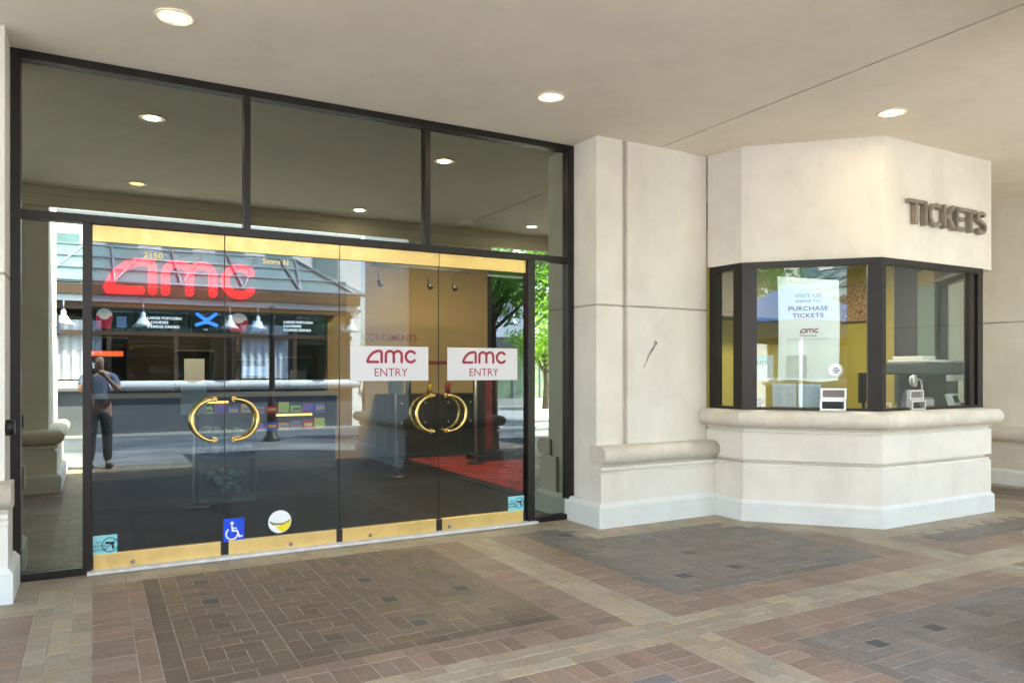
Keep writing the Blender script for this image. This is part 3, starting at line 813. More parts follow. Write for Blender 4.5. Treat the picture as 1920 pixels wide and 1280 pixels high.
tick_letter(7.792, 0.160, 2.955, [[(0.12, 1.0), (0.12, 0.0)], [(0.26, 0.91), (1.0, 0.91)], [(0.26, 0.50), (0.9, 0.50)], [(0.26, 0.09), (1.0, 0.09)]])
tick_letter(7.955, 0.205, 2.955, [[(0.0, 0.92), (1.0, 0.92)], [(0.5, 0.82), (0.5, 0.0)]])
ss = [(0.5+0.36*math.cos(R(a)), 0.72+0.20*math.sin(R(a))) for a in range(25, 225, 16)]+[(0.5+0.38*math.cos(R(a)), 0.29+0.22*math.sin(R(a))) for a in range(45, -165, -16)]
tick_letter(8.165, 0.185, 2.955, [ss])

# ---- things in and on the booth windows
A_, B_ = Vector(WL[1]), Vector(WL[2]); dC = (B_-A_).normalized(); nC = Vector((dC.y, -dC.x))
def frameC(s0, ins, z0):
    return lambda u, v, t_: (A_.x+dC.x*(s0+u)-nC.x*(ins-t_), A_.y+dC.y*(s0+u)-nC.y*(ins-t_), z0+v)
def boxC(q, s0, s1, i0, i1, z0, z1, mi=0):
    p = [A_+dC*s0-nC*i0, A_+dC*s1-nC*i0, A_+dC*s1-nC*i1, A_+dC*s0-nC*i1]
    q.prism([(v.x, v.y) for v in p], z0, z1, mi)
# hanging banner
t = thing("banner", "pale hanging cloth banner reading PURCHASE TICKETS inside the angled booth window", "banner", (A_.x, A_.y, 1.4))
lc = (-A_.x, -A_.y, -1.4)
q = MB(); nU, nV = 24, 10
fC = frameC(0, 0.13, 0)
grid = []
for j in range(nV+1):
    row = []
    for i in range(nU+1):
        f = i/nU; g_ = j/nV
        s = 0.345+0.575*f+0.01*math.sin(3*g_)
        z = 2.46-1.06*g_-0.10*f*(1-g_)*0.6+0.012*math.sin(7*f)*g_
        row.append(q.bm.verts.new(fC(s, z, 0.018*math.sin(9*f+2*g_)*(0.4+g_))))
    grid.append(row)
for j in range(nV):
    for i in range(nU):
        f = q.bm.faces.new((grid[j+1][i], grid[j+1][i+1], grid[j][i+1], grid[j][i])); f.smooth = True
bc_ = mat("banner_cloth", (0.80, 0.86, 0.90), 0.8, var=0.06, vscale=6)
n_ = bc_.node_tree; tl = n_.nodes.new("ShaderNodeBsdfTranslucent"); tl.inputs[0].default_value = (0.72, 0.88, 1.0, 1); ms = n_.nodes.new("ShaderNodeMixShader"); ms.inputs[0].default_value = 0.5
n_.links.new(n_.nodes["Principled BSDF"].outputs[0], ms.inputs[1]); n_.links.new(tl.outputs[0], ms.inputs[2]); n_.links.new(ms.outputs[0], n_.nodes["Material Output"].inputs[0])
q.build("cloth", bc_, t, loc=lc)
mr_ = rgb("banner_maroon", (0.28, 0.01, 0.05), 0.6); gy_ = rgb("banner_grey", (0.40, 0.42, 0.45), 0.6)
for s_, z_, sz, mm, x_ in (("VISIT US", 2.235, 0.050, gy_, 1.3), ("INSIDE TO", 2.185, 0.036, gy_, 1.3), ("PURCHASE", 2.105, 0.058, mr_, 1.28), ("TICKETS", 2.035, 0.058, mr_, 1.28), ("THEATRES", 1.845, 0.022, gy_, 1.5)):
    text_mesh(s_, sz, frameC(0.632, 0.095, z_), "lettering", mm, t, bold=0.0012, align='CENTER', sx=x_, loc=lc, spacing=1.05)
amc(frameC(0.555, 0.095, 1.877), 0.048, 0.001, mr_, parent=t, wd=0.22, loc=lc)
q = MB(); boxC(q, 0.44, 0.83, 0.096, 0.098, 1.815, 1.819); q.build("rule", gy_, t, loc=lc)
# papers taped inside
def paper(name, lab, s0, s1, z0, z1, col, ins=0.062, lines=None, lc_col=(0.35, 0.42, 0.55)):
    t = thing(name, lab, "paper", (A_.x, A_.y, z0)); lc = (-A_.x, -A_.y, -z0)
    q = MB(); boxC(q, s0, s1, ins, ins+0.003, z0, z1); q.build("sheet", rgb(name+"_sheet", col, 0.6, var=0.12, vscale=9), t, loc=lc)
    if lines:
        q = MB()
        for k in range(lines):
            zz = z1-0.03-(z1-z0-0.05)*k/lines; boxC(q, s0+0.02, s1-0.02-0.03*((k*7) % 3), ins-0.001, ins-0.0003, zz-0.004, zz)
        q.build("printing", rgb(name+"_ink", lc_col, 0.6), t, loc=lc)
    return t, lc
paper("notice_sheet", "white printed sheet at the foot of the angled booth window, left of two", 0.295, 0.520, 1.14, 1.372, (0.62, 0.66, 0.72), lines=8, lc_col=(0.30, 0.36, 0.46))
paper("notice_sheet", "pale blue printed sheet beside the steel ticket tray", 0.535, 0.752, 1.14, 1.368, (0.50, 0.62, 0.76), lines=10)
t, lc = paper("price_list", "white and teal list sheet at the left of the angled booth window", 0.13, 0.305, 1.415, 1.66, (0.62, 0.68, 0.72), ins=0.075)
q = MB(); boxC(q, 0.13, 0.25, 0.072, 0.0745, 1.57, 1.66); q.build("teal_heading", rgb("list_teal", (0.12, 0.48, 0.40), 0.5), t, loc=lc)
text_mesh("LIST", 0.055, frameC(0.145, 0.071, 1.565), "lettering", M['black'], t, loc=lc)
paper("price_sheet", "large white sheet taped behind the angled booth window, left of the banner", 0.43, 0.62, 1.42, 1.655, (0.70, 0.73, 0.74), ins=0.085)
def tray(name, lab, mk, wd, z0, hgt):
    t = thing(name, lab, "ticket tray", mk(0, 0, 0)); base = Vector(mk(0, 0, 0))
    def bx(q, u0, u1, t0, t1, v0, v1):
        pts = [mk(u, v, tt) for v in (v0, v1) for (u, tt) in ((u0, t0), (u1, t0), (u1, t1), (u0, t1))]
        vs = [q.bm.verts.new(Vector(p)-base) for p in pts]
        for f in ((3,2,1,0),(4,5,6,7),(0,1,5,4),(1,2,6,5),(2,3,7,6),(3,0,4,7)): q.bm.faces.new([vs[i] for i in f])
    for k, (o_, dz, dp) in enumerate(((0.0, 0.0, 0.06), (0.008, hgt*0.5+0.004, 0.035))):
        q = MB(); h = hgt*0.5; e = 0.018
        bx(q, o_, o_+wd, 0.0, dp, z0+dz, z0+dz+e); bx(q, o_, o_+wd, 0.0, dp, z0+dz+h-e, z0+dz+h)
        bx(q, o_, o_+e, 0.0, dp+0.002, z0+dz+e, z0+dz+h-e); bx(q, o_+wd-e, o_+wd, 0.0, dp+0.002, z0+dz+e, z0+dz+h-e)
        q.build("frame", M['steel'], t)
        q = MB(); bx(q, o_+e, o_+wd-e, 0.003, 0.006, z0+dz+e, z0+dz+h-e); q.build("flap", M['dark'] if k == 0 else rgb("tray_back_"+name, (0.20, 0.17, 0.15), 0.5), t)
    return t
fT = frameC(0.735, 0.050, 0)
tray("ticket_tray", "silver double ticket tray in the angled booth window", lambda u, v, t_: fT(u, v, t_), 0.235, 1.11, 0.215)
tray("ticket_tray", "silver double ticket tray in the right booth window", lambda u, v, t_: (7.065+u, 4.59-t_, v), 0.225, 1.11, 0.195)
def speak(lab, mk, r_):
    t = thing("speaking_grille", lab, "speaking grille", mk(0, 0, 0)); base = Vector(mk(0, 0, 0))
    q = MB()
    for ra, rb_, t0, t1 in ((r_, r_*0.86, 0.0, 0.010), (r_*0.78, 0.001, 0.0, 0.006)):
        n = 28; ring = []
        for (rr, tt) in ((ra, 0.0), (ra, t1), (rb_, t1+0.001), (rb_, 0.0)):
            ring.append([q.bm.verts.new(Vector(mk(rr*math.cos(2*math.pi*k/n), rr*math.sin(2*math.pi*k/n), tt))-base) for k in range(n)])
        for a, b in zip(ring, ring[1:]):
            for k in range(n): q.bm.faces.new((a[k], a[(k+1) % n], b[(k+1) % n], b[k])).smooth = False
    q.build("ring", M['steel'], t)
    q = MB()
    for k in range(4):
        zz = r_*(0.36-0.24*k); hw = r_*(0.30 if k in (0, 3) else 0.50)
        vs = [q.bm.verts.new(Vector(mk(u, v, tt))-base) for tt in (0.0068, 0.0085) for (u, v) in ((-hw, zz-0.004), (hw, zz-0.004), (hw, zz+0.004), (-hw, zz+0.004))]
        for f in ((3,2,1,0),(4,5,6,7),(0,1,5,4),(1,2,6,5),(2,3,7,6),(3,0,4,7)): q.bm.faces.new([vs[i] for i in f])
    q.build("slot", M['black'], t)
fS = frameC(0.885, 0.050, 1.505)
speak("round grey speaking grille in the angled booth window", fS, 0.066)
t = thing("microphone", "silver round microphone on a bent rod behind the right booth window", "microphone", (7.28, 4.66, 1.10))
q = MB(); q.cyl((0, 0, 0.30), (0.01, -0.03, 0.30), 0.062, n=24); q.ball((0, 0.0, 0.30), 0.058, 0.022, 0.058); q.build("head", M['steel'], t)
q = MB(); q.tube([(0.01, 0.01, 0.31), (0.12, 0.02, 0.315), (0.17, 0.02, 0.30), (0.185, 0.02, 0.25), (0.19, 0.02, 0.05), (0.16, 0.02, 0.01)], 0.009, 8); q.build("rod", M['steel'], t)
q = MB(); q.cyl((0.16, 0.02, -0.038), (0.16, 0.02, 0.02), 0.05, 0.03); q.build("base", M['dark'], t)
# ticket printer / till
t = thing("ticket_printer", "grey and white ticket printer standing behind the right booth window", "printer", (8.08, 5.02, 1.06)); t.scale = (1.22, 1, 1)
q = MB(); q.box(-0.17, 0.27, -0.17, 0.20, 0.0, 0.40); q.build("body", M['dark'], t, bevel=0.01)
q = MB(); q.box(-0.30, 0.32, -0.22, 0.24, 0.40, 0.53); q.build("tray", rgb("printer_grey", (0.06, 0.07, 0.075), 0.5), t, bevel=0.015)
q = MB(); q.box(-0.26, 0.32, -0.23, 0.24, 0.532, 0.56); q.box(-0.24, -0.05, -0.15, 0.2, 0.561, 0.60); q.build("lid", rgb("printer_white", (0.62, 0.64, 0.60), 0.45), t, bevel=0.008)
q = MB(); q.box(0.0, 0.31, -0.235, -0.225, 0.33, 0.395); q.build("label_plate", rgb("printer_plate", (0.60, 0.70, 0.70), 0.5), t)
t = thing("card_reader", "small white card machine at the right end of the booth window", "card reader", (8.16, 4.72, 1.06))
q = MB(); q.box(-0.09, 0.09, -0.02, 0.02, 0.05, 0.20, m=Matrix.Rotation(R(-20), 4, 'X')); q.build("body", rgb("reader_white", (0.65, 0.72, 0.74), 0.4), t, bevel=0.006)
q = MB(); q.box(-0.02, 0.06, -0.03, -0.021, 0.10, 0.17, m=Matrix.Rotation(R(-20), 4, 'X')); q.build("screen", M['dark'], t)
q = MB(); q.box(-0.05, 0.05, -0.04, 0.06, 0.0, 0.05); q.build("stand", M['steel'], t)
t = thing("receipt_box", "low silver box on the booth counter beside the printer", "box", (7.60, 4.76, 1.06))
q = MB(); q.box(-0.10, 0.13, -0.05, 0.05, 0.05, 0.14); q.build("body", M['steel'], t, bevel=0.006)
q = MB(); q.box(-0.09, 0.12, -0.045, 0.045, 0.141, 0.16); q.build("lid", M['grey'], t)
t = thing("security_camera", "white dome security camera under the booth ceiling", "security camera", (7.62, 5.35, 2.92))
q = MB(); q.lathe([(0, 0), (0.085, 0), (0.085, -0.05), (0.065, -0.075), (0, -0.075)], 24); q.build("housing", M['white'], t)
q = MB(); q.lathe([(0.058, -0.0755), (0.055, -0.10), (0.035, -0.125), (0, -0.133)], 20); q.build("dome", M['grey'], t)
t = thing("patterned_board", "light brown board with branching pattern on the booth back wall", "board", (9.118, 6.64, 2.44))
pm = mat("branch_pattern", (0.42, 0.27, 0.14), 0.7)
n_ = pm.node_tree; vt = n_.nodes.new("ShaderNodeTexVoronoi"); vt.feature = 'DISTANCE_TO_EDGE'; vt.inputs["Scale"].default_value = 15
tcn = n_.nodes.new("ShaderNodeTexCoord"); n_.links.new(tcn.outputs["Object"], vt.inputs["Vector"])
crn = n_.nodes.new("ShaderNodeValToRGB"); crn.color_ramp.elements[0].position = 0.03; crn.color_ramp.elements[0].color = (0.14, 0.07, 0.03, 1); crn.color_ramp.elements[1].position = 0.08; crn.color_ramp.elements[1].color = (0.50, 0.33, 0.18, 1)
n_.links.new(vt.outputs["Distance"], crn.inputs[0]); n_.links.new(crn.outputs[0], n_.nodes["Principled BSDF"].inputs["Base Color"])
q = MB(); q.box(-0.02, 0.0, -0.21, 0.21, -0.26, 0.26); q.build("board", pm, t)
q = MB(); q.box(-0.026, 0.0, -0.22, 0.22, -0.285, -0.262); q.build("edge_trim", M['beam_brown'], t)
t = thing("reflection_panel", "tall dark and grey green panels standing in for a reflection in the right booth window", "reflection_panel", (9.05, 5.7, 1.06))  # added panels, their colours stand in for the mirrored pillar and gap
q = MB(); q.box(-0.02, 0.06, 0.02, 0.33, 0.0, 1.84); q.build("dark_side", rgb("reflection_dark", (0.045, 0.045, 0.05), 0.5), t)
q = MB(); q.box(-0.02, 0.06, -0.20, 0.018, 0.0, 1.5); q.build("panel", rgb("panel_greygreen", (0.16, 0.22, 0.19), 0.5), t)
q = MB(); q.box(-0.02, 0.06, -0.20, 0.018, 1.502, 1.68); q.build("top_panel", rgb("panel_ochre", (0.30, 0.22, 0.08), 0.6), t)
t = thing("picture_card", "small orange and white picture card at the left foot of the right booth window", "card", (6.80, 4.70, 1.108))
q = MB(); q.box(-0.01, 0.20, 0.0, 0.004, 0.0, 0.075); q.build("card", rgb("card_white", (0.7, 0.6, 0.5), 0.5), t)
q = MB(); q.cyl((0.06, -0.001, 0.035), (0.06, -0.003, 0.035), 0.03); q.cyl((0.13, -0.001, 0.03), (0.13, -0.003, 0.03), 0.022); q.build("orange_spots", rgb("card_orange", (0.65, 0.18, 0.06), 0.5), t)
t = thing("monitor", "dark monitor turned away on the booth counter left of the printer", "monitor", (7.28, 5.22, 1.06))
q = MB(); q.box(-0.24, 0.24, -0.02, 0.02, 0.10, 0.42, m=Matrix.Rotation(R(28), 4, 'Z')); q.build("case", M['black'], t, bevel=0.006)
q = MB(); q.cyl((0, 0, 0), (0, 0, 0.012), 0.10); q.cyl((0, 0, 0.012), (0, 0, 0.12), 0.018); q.build("stand", M['black'], t)
t = thing("black_decal", "small round dark balloon decal low in the angled booth window", "decal", tuple(frameC(0.175, 0.044, 1.185)(0, 0, 0)))
fD = frameC(0.175, 0.044, 1.185); b0 = Vector(fD(0, 0, 0)); q = MB()
vs = [q.bm.verts.new(Vector(fD(0.040*math.cos(2*math.pi*k/20), 0.042*math.sin(2*math.pi*k/20), 0.001))-b0) for k in range(20)]; q.bm.faces.new(vs)
vs = [q.bm.verts.new(Vector(fD(u, v, 0.001))-b0) for u, v in ((-0.008, -0.0425), (0.008, -0.0425), (0.012, -0.062), (-0.012, -0.062))]; q.bm.faces.new(vs[::-1])
q.build("balloon", rgb("decal_brown", (0.05, 0.025, 0.02), 0.5), t)
# ---- inside booth: a door with a handle seen in the narrow left window
t = thing("booth_door", "olive yellow inner door seen through the narrow left booth window", "door", (6.5, 7.55, 0))
q = MB(); q.box(-0.45, 0.45, 0, 0.045, 0.02, 2.05); q.build("leaf", rgb("door_olive", (0.55, 0.47, 0.14), 0.6), t)
q = MB(); q.cyl((-0.36, 0, 1.05), (-0.36, -0.05, 1.05), 0.02); q.cyl((-0.36, -0.05, 1.05), (-0.25, -0.05, 1.05), 0.012); q.build("handle", M['steel'], t)

# ------------------------------------------------------------------ the lobby behind the glass
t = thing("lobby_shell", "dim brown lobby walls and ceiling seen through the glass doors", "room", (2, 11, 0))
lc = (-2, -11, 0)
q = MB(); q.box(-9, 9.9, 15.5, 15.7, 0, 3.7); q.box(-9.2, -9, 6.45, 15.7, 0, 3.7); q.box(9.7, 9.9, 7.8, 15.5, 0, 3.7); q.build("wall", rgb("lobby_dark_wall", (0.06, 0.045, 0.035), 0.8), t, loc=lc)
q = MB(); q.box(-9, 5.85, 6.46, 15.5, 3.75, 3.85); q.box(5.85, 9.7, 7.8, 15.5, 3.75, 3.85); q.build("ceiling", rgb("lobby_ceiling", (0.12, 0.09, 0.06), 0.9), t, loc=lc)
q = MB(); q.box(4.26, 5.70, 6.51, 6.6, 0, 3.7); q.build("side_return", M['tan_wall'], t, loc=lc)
YB = 12.0
t = thing("sign_band", "brown fascia band above the concession menu boards in the lobby", "fascia", (0, YB, 2.4))
q = MB(); q.box(-6, 3.6, 0, 1.2, 0.05, 1.2); q.build("band", M['tan_band'], t)
q = MB(); q.box(-6, 3.6, -0.02, 0.02, 0.0, 0.048); q.build("bottom_trim", rgb("pale_trim", (0.35, 0.25, 0.14), 0.6), t)
t = thing("amc_lobby_sign", "large glowing red AMC letters on the lobby fascia band", "lit sign", (0.085, YB-0.06, 2.575))
for o in amc(lambda u, v, t_: (u*1.03, -t_, v), 0.55, 0.07, M['red'], parent=t, wd=0.205): pass
# menu screens
def screen(x0, x1, lab, art):
    t = thing("menu_screen", lab, "menu screen", (x0, YB+0.1, 2.08), group="menu screens above the concession counter")
    w_ = x1-x0
    q = MB(); q.box(0, w_, 0, 0.05, 0, 0.34); q.build("panel", M['screen'], t)
    q = MB(); q.box(-0.012, w_+0.012, 0.005, 0.06, -0.012, -0.001); q.box(-0.012, w_+0.012, 0.005, 0.06, 0.341, 0.352); q.box(-0.012, -0.001, 0.005, 0.06, 0, 0.34); q.box(w_+0.001, w_+0.012, 0.005, 0.06, 0, 0.34); q.build("bezel", M['black'], t)
    if art == 'text':
        for k, s_ in enumerate(("LARGE POPCORN", "2 CANDIES", "2 LARGE DRINKS")):
            text_mesh(s_, 0.052, lambda u, v, t_, k=k: (w_*0.20+u, -0.003-t_, 0.175-0.062*k+v), "lettering", M['screen_txt'], t, bold=0.0015, sx=1.1)
    elif art == 'emblem':
        q = MB(); f_ = lambda u, v, t_: (w_*0.45+u, -0.003-t_, 0.17+v)
        ribbon(q, [(-0.13, 0.10), (-0.03, 0.03), (0.03, 0.03), (0.13, 0.11)], 0.05, 0, 0.002, f_); ribbon(q, [(-0.14, -0.06), (-0.03, -0.02), (0.03, -0.02), (0.14, -0.06)], 0.05, 0, 0.003, f_)
        q.build("emblem", M['screen_blue'], t)
        text_mesh("ICEE TIME"[5:], 0.03, lambda u, v, t_: (w_*0.36+u, -0.003-t_, 0.03+v), "lettering", M['screen_txt'], t)
    else:
        q = MB(); q.prism([(w_*0.06, 0.02), (w_*0.40, 0.02), (w_*0.46, 0.20), (w_*0.02, 0.20)], 0, 0.002)
        for v in q.bm.verts: v.co = Vector((v.co.x, -0.003-v.co.z, v.co.y))
        q.build("bucket_picture", mat("bucket_red", (0.4, 0.02, 0.05), 0.5, emit=(0.40, 0.02, 0.06), estr=0.05), t)
        q = MB(); q.ball((w_*0.24, -0.003, 0.215), w_*0.20, 0.003, 0.09); q.build("popcorn_picture", mat("popcorn_white", (0.7, 0.7, 0.7), 0.5, emit=(0.5, 0.55, 0.6), estr=0.06), t)
        q = MB(); q.box(w_*0.55, w_*0.80, -0.006, -0.003, 0.04, 0.20); q.build("box_picture", mat("box_blue", (0.1, 0.2, 0.6), 0.5, emit=(0.10, 0.22, 0.40), estr=0.06), t)
screen(-0.80, -0.09, "menu screen at the far left of the row, mostly hidden by the door frame", 'text')
screen(0.00, 0.50, "leftmost visible menu screen showing a popcorn bucket", 'pic')
screen(0.53, 1.22, "menu screen with three lines of white text left of the blue emblem", 'text')
screen(1.25, 1.75, "menu screen showing a blue emblem", 'emblem')
screen(1.78, 2.42, "menu screen with a second popcorn picture, right of the blue emblem", 'pic')
screen(2.45, 3.25, "rightmost menu screen with white text, beside the tan wall", 'text')
# concession counter with displays
t = thing("concession_counter", "long concession counter with lit sweet displays in the lobby", "counter", (0, 11.6, 0))
q = MB(); q.box(-5, 3.30, 0, 0.75, 0.0, 0.60); q.build("front", rgb("counter_grey", (0.10, 0.11, 0.13), 0.5), t)
q = MB(); q.box(-5, 3.34, -0.04, 0.78, 1.12, 1.17); q.build("top", rgb("counter_top", (0.35, 0.36, 0.36), 0.3), t)
q = MB(); q.box(-5, 3.30, 0.70, 0.74, 0.602, 1.118); q.build("display_back", rgb("display_back", (0.16, 0.12, 0.11), 0.6), t)
for k in range(5):
    q = MB(); x_ = -4.6+k*1.98+0.02; q.box(x_-0.02, x_, 0.0, 0.7, 0.602, 1.118); q.build("divider", M['grey'], t)
q = MB(); q.box(1.25, 1.75, 0.25, 0.28, 1.02, 1.05); q.box(1.25, 1.72, 0.25, 0.28, 0.80, 0.82); q.box(2.45, 3.0, 0.25, 0.28, 0.80, 0.83); q.build("display_light", M['warm_strip'], t)
q = MB(); q.box(1.2, 3.28, 0.1, 0.68, 0.845, 0.855); q.build("shelf", M['grey'], t)
random.seed(8)
cols = [(0.05, 0.15, 0.7), (0.3, 0.7, 0.05), (0.6, 0.02, 0.10), (0.8, 0.35, 0.03), (0.35, 0.05, 0.3), (0.7, 0.6, 0.1), (0.1, 0.3, 0.5)]
cm = [mat("candy_%d" % k, c, 0.4, emit=c, estr=0.04) for k, c in enumerate(cols)]
names = ["blue", "green", "red", "orange", "purple", "yellow", "teal"]
shelfn = {0.856: "upper", 0.602: "lower"}
ci = 0
for z_ in (0.856, 0.602):
    for k in range(10):
        x_ = 1.45+k*0.185; c_ = (k*3+int(z_*10)) % 7
        q = MB(); h_ = random.uniform(0.09, 0.16); q.box(-0.07, 0.07, -0.05, 0.05, 0, h_)
        q.box(-0.06, 0.06, -0.052, -0.0505, h_*0.3, h_*0.7, 1)
        o = q.build("sweet_box", [cm[c_], cm[(c_+3) % 7]], loc=(x_, 11.85, z_), bevel=0)
        tag(o, "%s sweet box on the %s display shelf, %s of the row" % (names[c_], shelfn[z_], ["first", "second", "third", "fourth", "fifth", "sixth", "seventh", "eighth", "ninth", "tenth"][k]), "sweet box", "sweet boxes in the lit display")
# back-bar machines
def machine(x, y, z, w_, h_, lab, cat, face, face_h=(0.3, 0.8), face_w=(0.15, 0.85)):
    t = thing(cat.replace(' ', '_'), lab, cat, (x, y, z))
    q = MB(); q.box(0, w_, 0, 0.45, 0, h_); q.build("body", M['dark'], t, bevel=0.01)
    q = MB(); q.box(w_*face_w[0], w_*face_w[1], -0.012, -0.001, h_*face_h[0], h_*face_h[1]); q.build("front_panel", face, t)
    q = MB(); q.box(-0.01, w_+0.01, -0.02, 0.46, h_+0.001, h_+0.03); q.build("top", M['grey'], t)
t = thing("back_counter", "dark counter along the lobby back wall behind the concession", "counter", (0, 14.2, 0))
q = MB(); q.box(-5, 4.0, 0, 0.6, 0, 0.95); q.build("cabinet", M['dark'], t); q = MB(); q.box(-5, 4.0, -0.04, 0.6, 0.952, 0.99); q.build("top", M['grey'], t)
machine(-0.12, 14.25, 0.99, 0.6, 1.05, "machine with an orange lit panel at the far left of the back counter", "warmer", M['orange_lit'], (0.72, 0.80), (0.1, 0.9))
machine(1.25, 14.25, 0.99, 0.6, 0.85, "popcorn machine with a pale lit window on the back counter", "popcorn machine", M['lit_white'], (0.35, 0.85), (0.2, 0.75))
machine(2.3, 14.25, 0.99, 0.5, 0.70, "drink machine with a bluish lit panel on the back counter", "drink machine", mat("blue_lit", (0.3, 0.5, 0.9), 0.4, emit=(0.25, 0.45, 0.9), estr=0.05), (0.6, 0.85), (0.1, 0.9))
machine(3.1, 14.25, 0.99, 0.5, 0.75, "dark coffee machine at the right end of the back counter", "coffee machine", M['grey'], (0.3, 0.7), (0.2, 0.8))
# condiment wall, cabinet
t = thing("condiment_wall", "tan partition wall lettered CONDIMENTS at the lobby right", "wall", (4, 12.6, 0))
q = MB(); q.box(-0.55, 2.50, 0, 0.2, 0, 3.7); q.build("partition", M['tan_wall'], t)
text_mesh("CONDIMENTS", 0.17, lambda u, v, t_: (0.06+u, -0.003-t_, 2.03+v), "lettering", M['maroon'], t, bold=0.001, sx=0.92)
q = MB(); q.box(0.62, 2.48, -0.012, -0.001, 1.62, 1.68); q.build("stripe", M['maroon'], t)
t = thing("condiment_cabinet", "low black condiment cabinet with brass knobs below the tan wall", "cabinet", (4.3, 11.95, 0))
q = MB(); q.box(0, 1.75, 0, 0.6, 0.03, 1.06); q.build("carcass", M['dark'], t)
q = MB(); q.box(-0.02, 1.77, -0.03, 0.62, 1.062, 1.10); q.build("top", M['black'], t)
for k in range(4):
    q = MB(); q.box(0.03+k*0.43, 0.43+k*0.43, -0.012, -0.001, 0.08, 0.60); q.build("door", M['dark'], t)
    for z_ in (0.62, 0.95):
        q = MB(); q.ball((0.23+k*0.43, -0.018, z_), 0.018); q.build("knob", M['steel'], t)
for k, (x_, c_, h_) in enumerate(((0.15, (0.5, 0.05, 0.02), 0.2), (0.45, (0.05, 0.05, 0.05), 0.28), (0.85, (0.5, 0.35, 0.03), 0.2), (1.2, (0.3, 0.02, 0.02), 0.24))):
    t = thing("pump_bottle", ["short red", "tall black", "short yellow", "dark red"][k]+" pump bottle on the condiment cabinet", "bottle", (4.3+x_, 12.2, 1.10))
    q = MB(); q.lathe([(0, 0), (0.05, 0), (0.05, h_*0.75), (0.02, h_*0.85), (0, h_*.85)], 14); q.build("body", rgb("bottle_%d" % k, c_, 0.4), t)
    q = MB(); q.cyl((0, 0, h_*0.852), (0, 0, h_), 0.008); q.cyl((0, 0, h_), (0, -0.05, h_-0.005), 0.008); q.build("pump", M['black'], t)
# ticket podium / gate posts
t = thing("ticket_podium", "tall black ticket podium with a red side panel on the red carpet", "podium", (5.85, 11.0, 0))
q = MB(); q.box(-0.25, 0.35, 0, 0.4, 0.10, 1.55); q.build("body", M['dark'], t, bevel=0.01)
q = MB(); q.box(-0.34, 0.44, -0.08, 0.48, 0.013, 0.10); q.build("base", M['black'], t)
q = MB(); q.box(-0.22, -0.08, -0.012, -0.001, 0.2, 1.5); q.build("red_panel", rgb("podium_red", (0.18, 0.015, 0.01), 0.6), t)
q = MB(); q.box(-0.20, 0.30, -0.03, 0.30, 1.551, 1.85, m=Matrix.Rotation(R(0), 4, 'X')); q.build("screen", M['black'], t, bevel=0.01)
t = thing("barrier_post", "slim grey post beside the black ticket podium", "post", (5.36, 10.8, 0.012))
q = MB(); q.cyl((0, 0, 0.03), (0, 0, 1.45), 0.028); q.build("tube", M['grey'], t); q = MB(); q.lathe([(0, 0), (0.15, 0), (0.13, 0.025), (0.03, 0.04), (0, .04)], 24); q.build("foot", M['black'], t)
t = thing("sign_stand", "black floor stand holding a pale paper sign just inside the third door", "sign stand", (3.72, 10.05, 0))
q = MB(); q.lathe([(0, 0), (0.19, 0), (0.185, 0.018), (0.03, 0.03), (0, .03)], 28); q.build("base", M['black'], t)
q = MB(); q.cyl((0, 0, 0.03), (0, 0, 1.18), 0.014); q.cyl((0.03, 0, 0.03), (0.03, 0, 0.5), 0.008); q.build("pole", M['grey'], t)
q = MB(); q.box(-0.11, 0.11, -0.01, 0.0, 1.18, 1.46); q.build("paper", rgb("stand_paper", (0.45, 0.52, 0.56), 0.6, var=0.1), t)
t = thing("sign_stand", "pale floor stand with a paper sign just inside the leftmost door", "sign stand", (0.95, 8.9, 0))
q = MB(); q.lathe([(0, 0), (0.19, 0), (0.185, 0.018), (0.03, 0.03), (0, .03)], 28); q.build("base", M['black'], t)
q = MB(); q.cyl((0, 0, 0.03), (0, 0, 1.02), 0.014); q.build("pole", M['steel'], t)
q = MB(); q.box(-0.13, 0.13, -0.01, 0.0, 1.02, 1.36); q.build("paper", rgb("stand_paper2", (0.42, 0.50, 0.54), 0.6, var=0.1), t)
t = thing("sweet_bin", "low clear fronted sweet bin with crumpled bags inside the leftmost door", "bin", (1.02, 9.0, 0))
q = MB(); q.box(0, 0.62, 0, 0.4, 0.0, 0.05); q.box(0, 0.62, 0.36, 0.4, 0.05, 1.0); q.box(0, 0.02, 0, 0.4, 0.05, 1.0); q.box(0.60, 0.62, 0, 0.4, 0.05, 1.0); q.box(0, 0.62, 0, 0.36, 0.50, 0.52); q.build("frame", rgb("bin_grey", (0.15, 0.16, 0.15), 0.5), t)
for z_ in (0.06, 0.53):
    q = MB(); random.seed(int(z_*100))
    for k in range(26):
        q.ball((random.uniform(0.08, 0.54), random.uniform(0.06, 0.3), z_+random.uniform(0.05, 0.30)), 0.07, 0.05, 0.05, 7, 5)
    q.build("bags", rgb("plastic_bags_%d" % int(z_*100), (0.30, 0.42, 0.42), 0.25, var=0.5, vscale=12), t)
t = thing("track_light", "black ceiling track with three small spotlights above the tan wall", "track light", (4.6, 11.0, 3.10))
q = MB(); q.box(-0.9, 0.75, -0.02, 0.02, 0.0, 0.05); q.box(-0.7, -0.68, -0.01, 0.01, 0.051, 0.65); q.box(0.5, 0.52, -0.01, 0.01, 0.051, 0.65); q.build("rail", M['black'], t)
for x_ in (-0.8, 0.02, 0.45):
    q = MB(); q.cyl((x_, 0, -0.001), (x_, 0, -0.22), 0.006); q.cyl((x_, 0, -0.22), (x_+0.03, -0.04, -0.30), 0.03, 0.04); q.build("spotlight", M['black'], t)
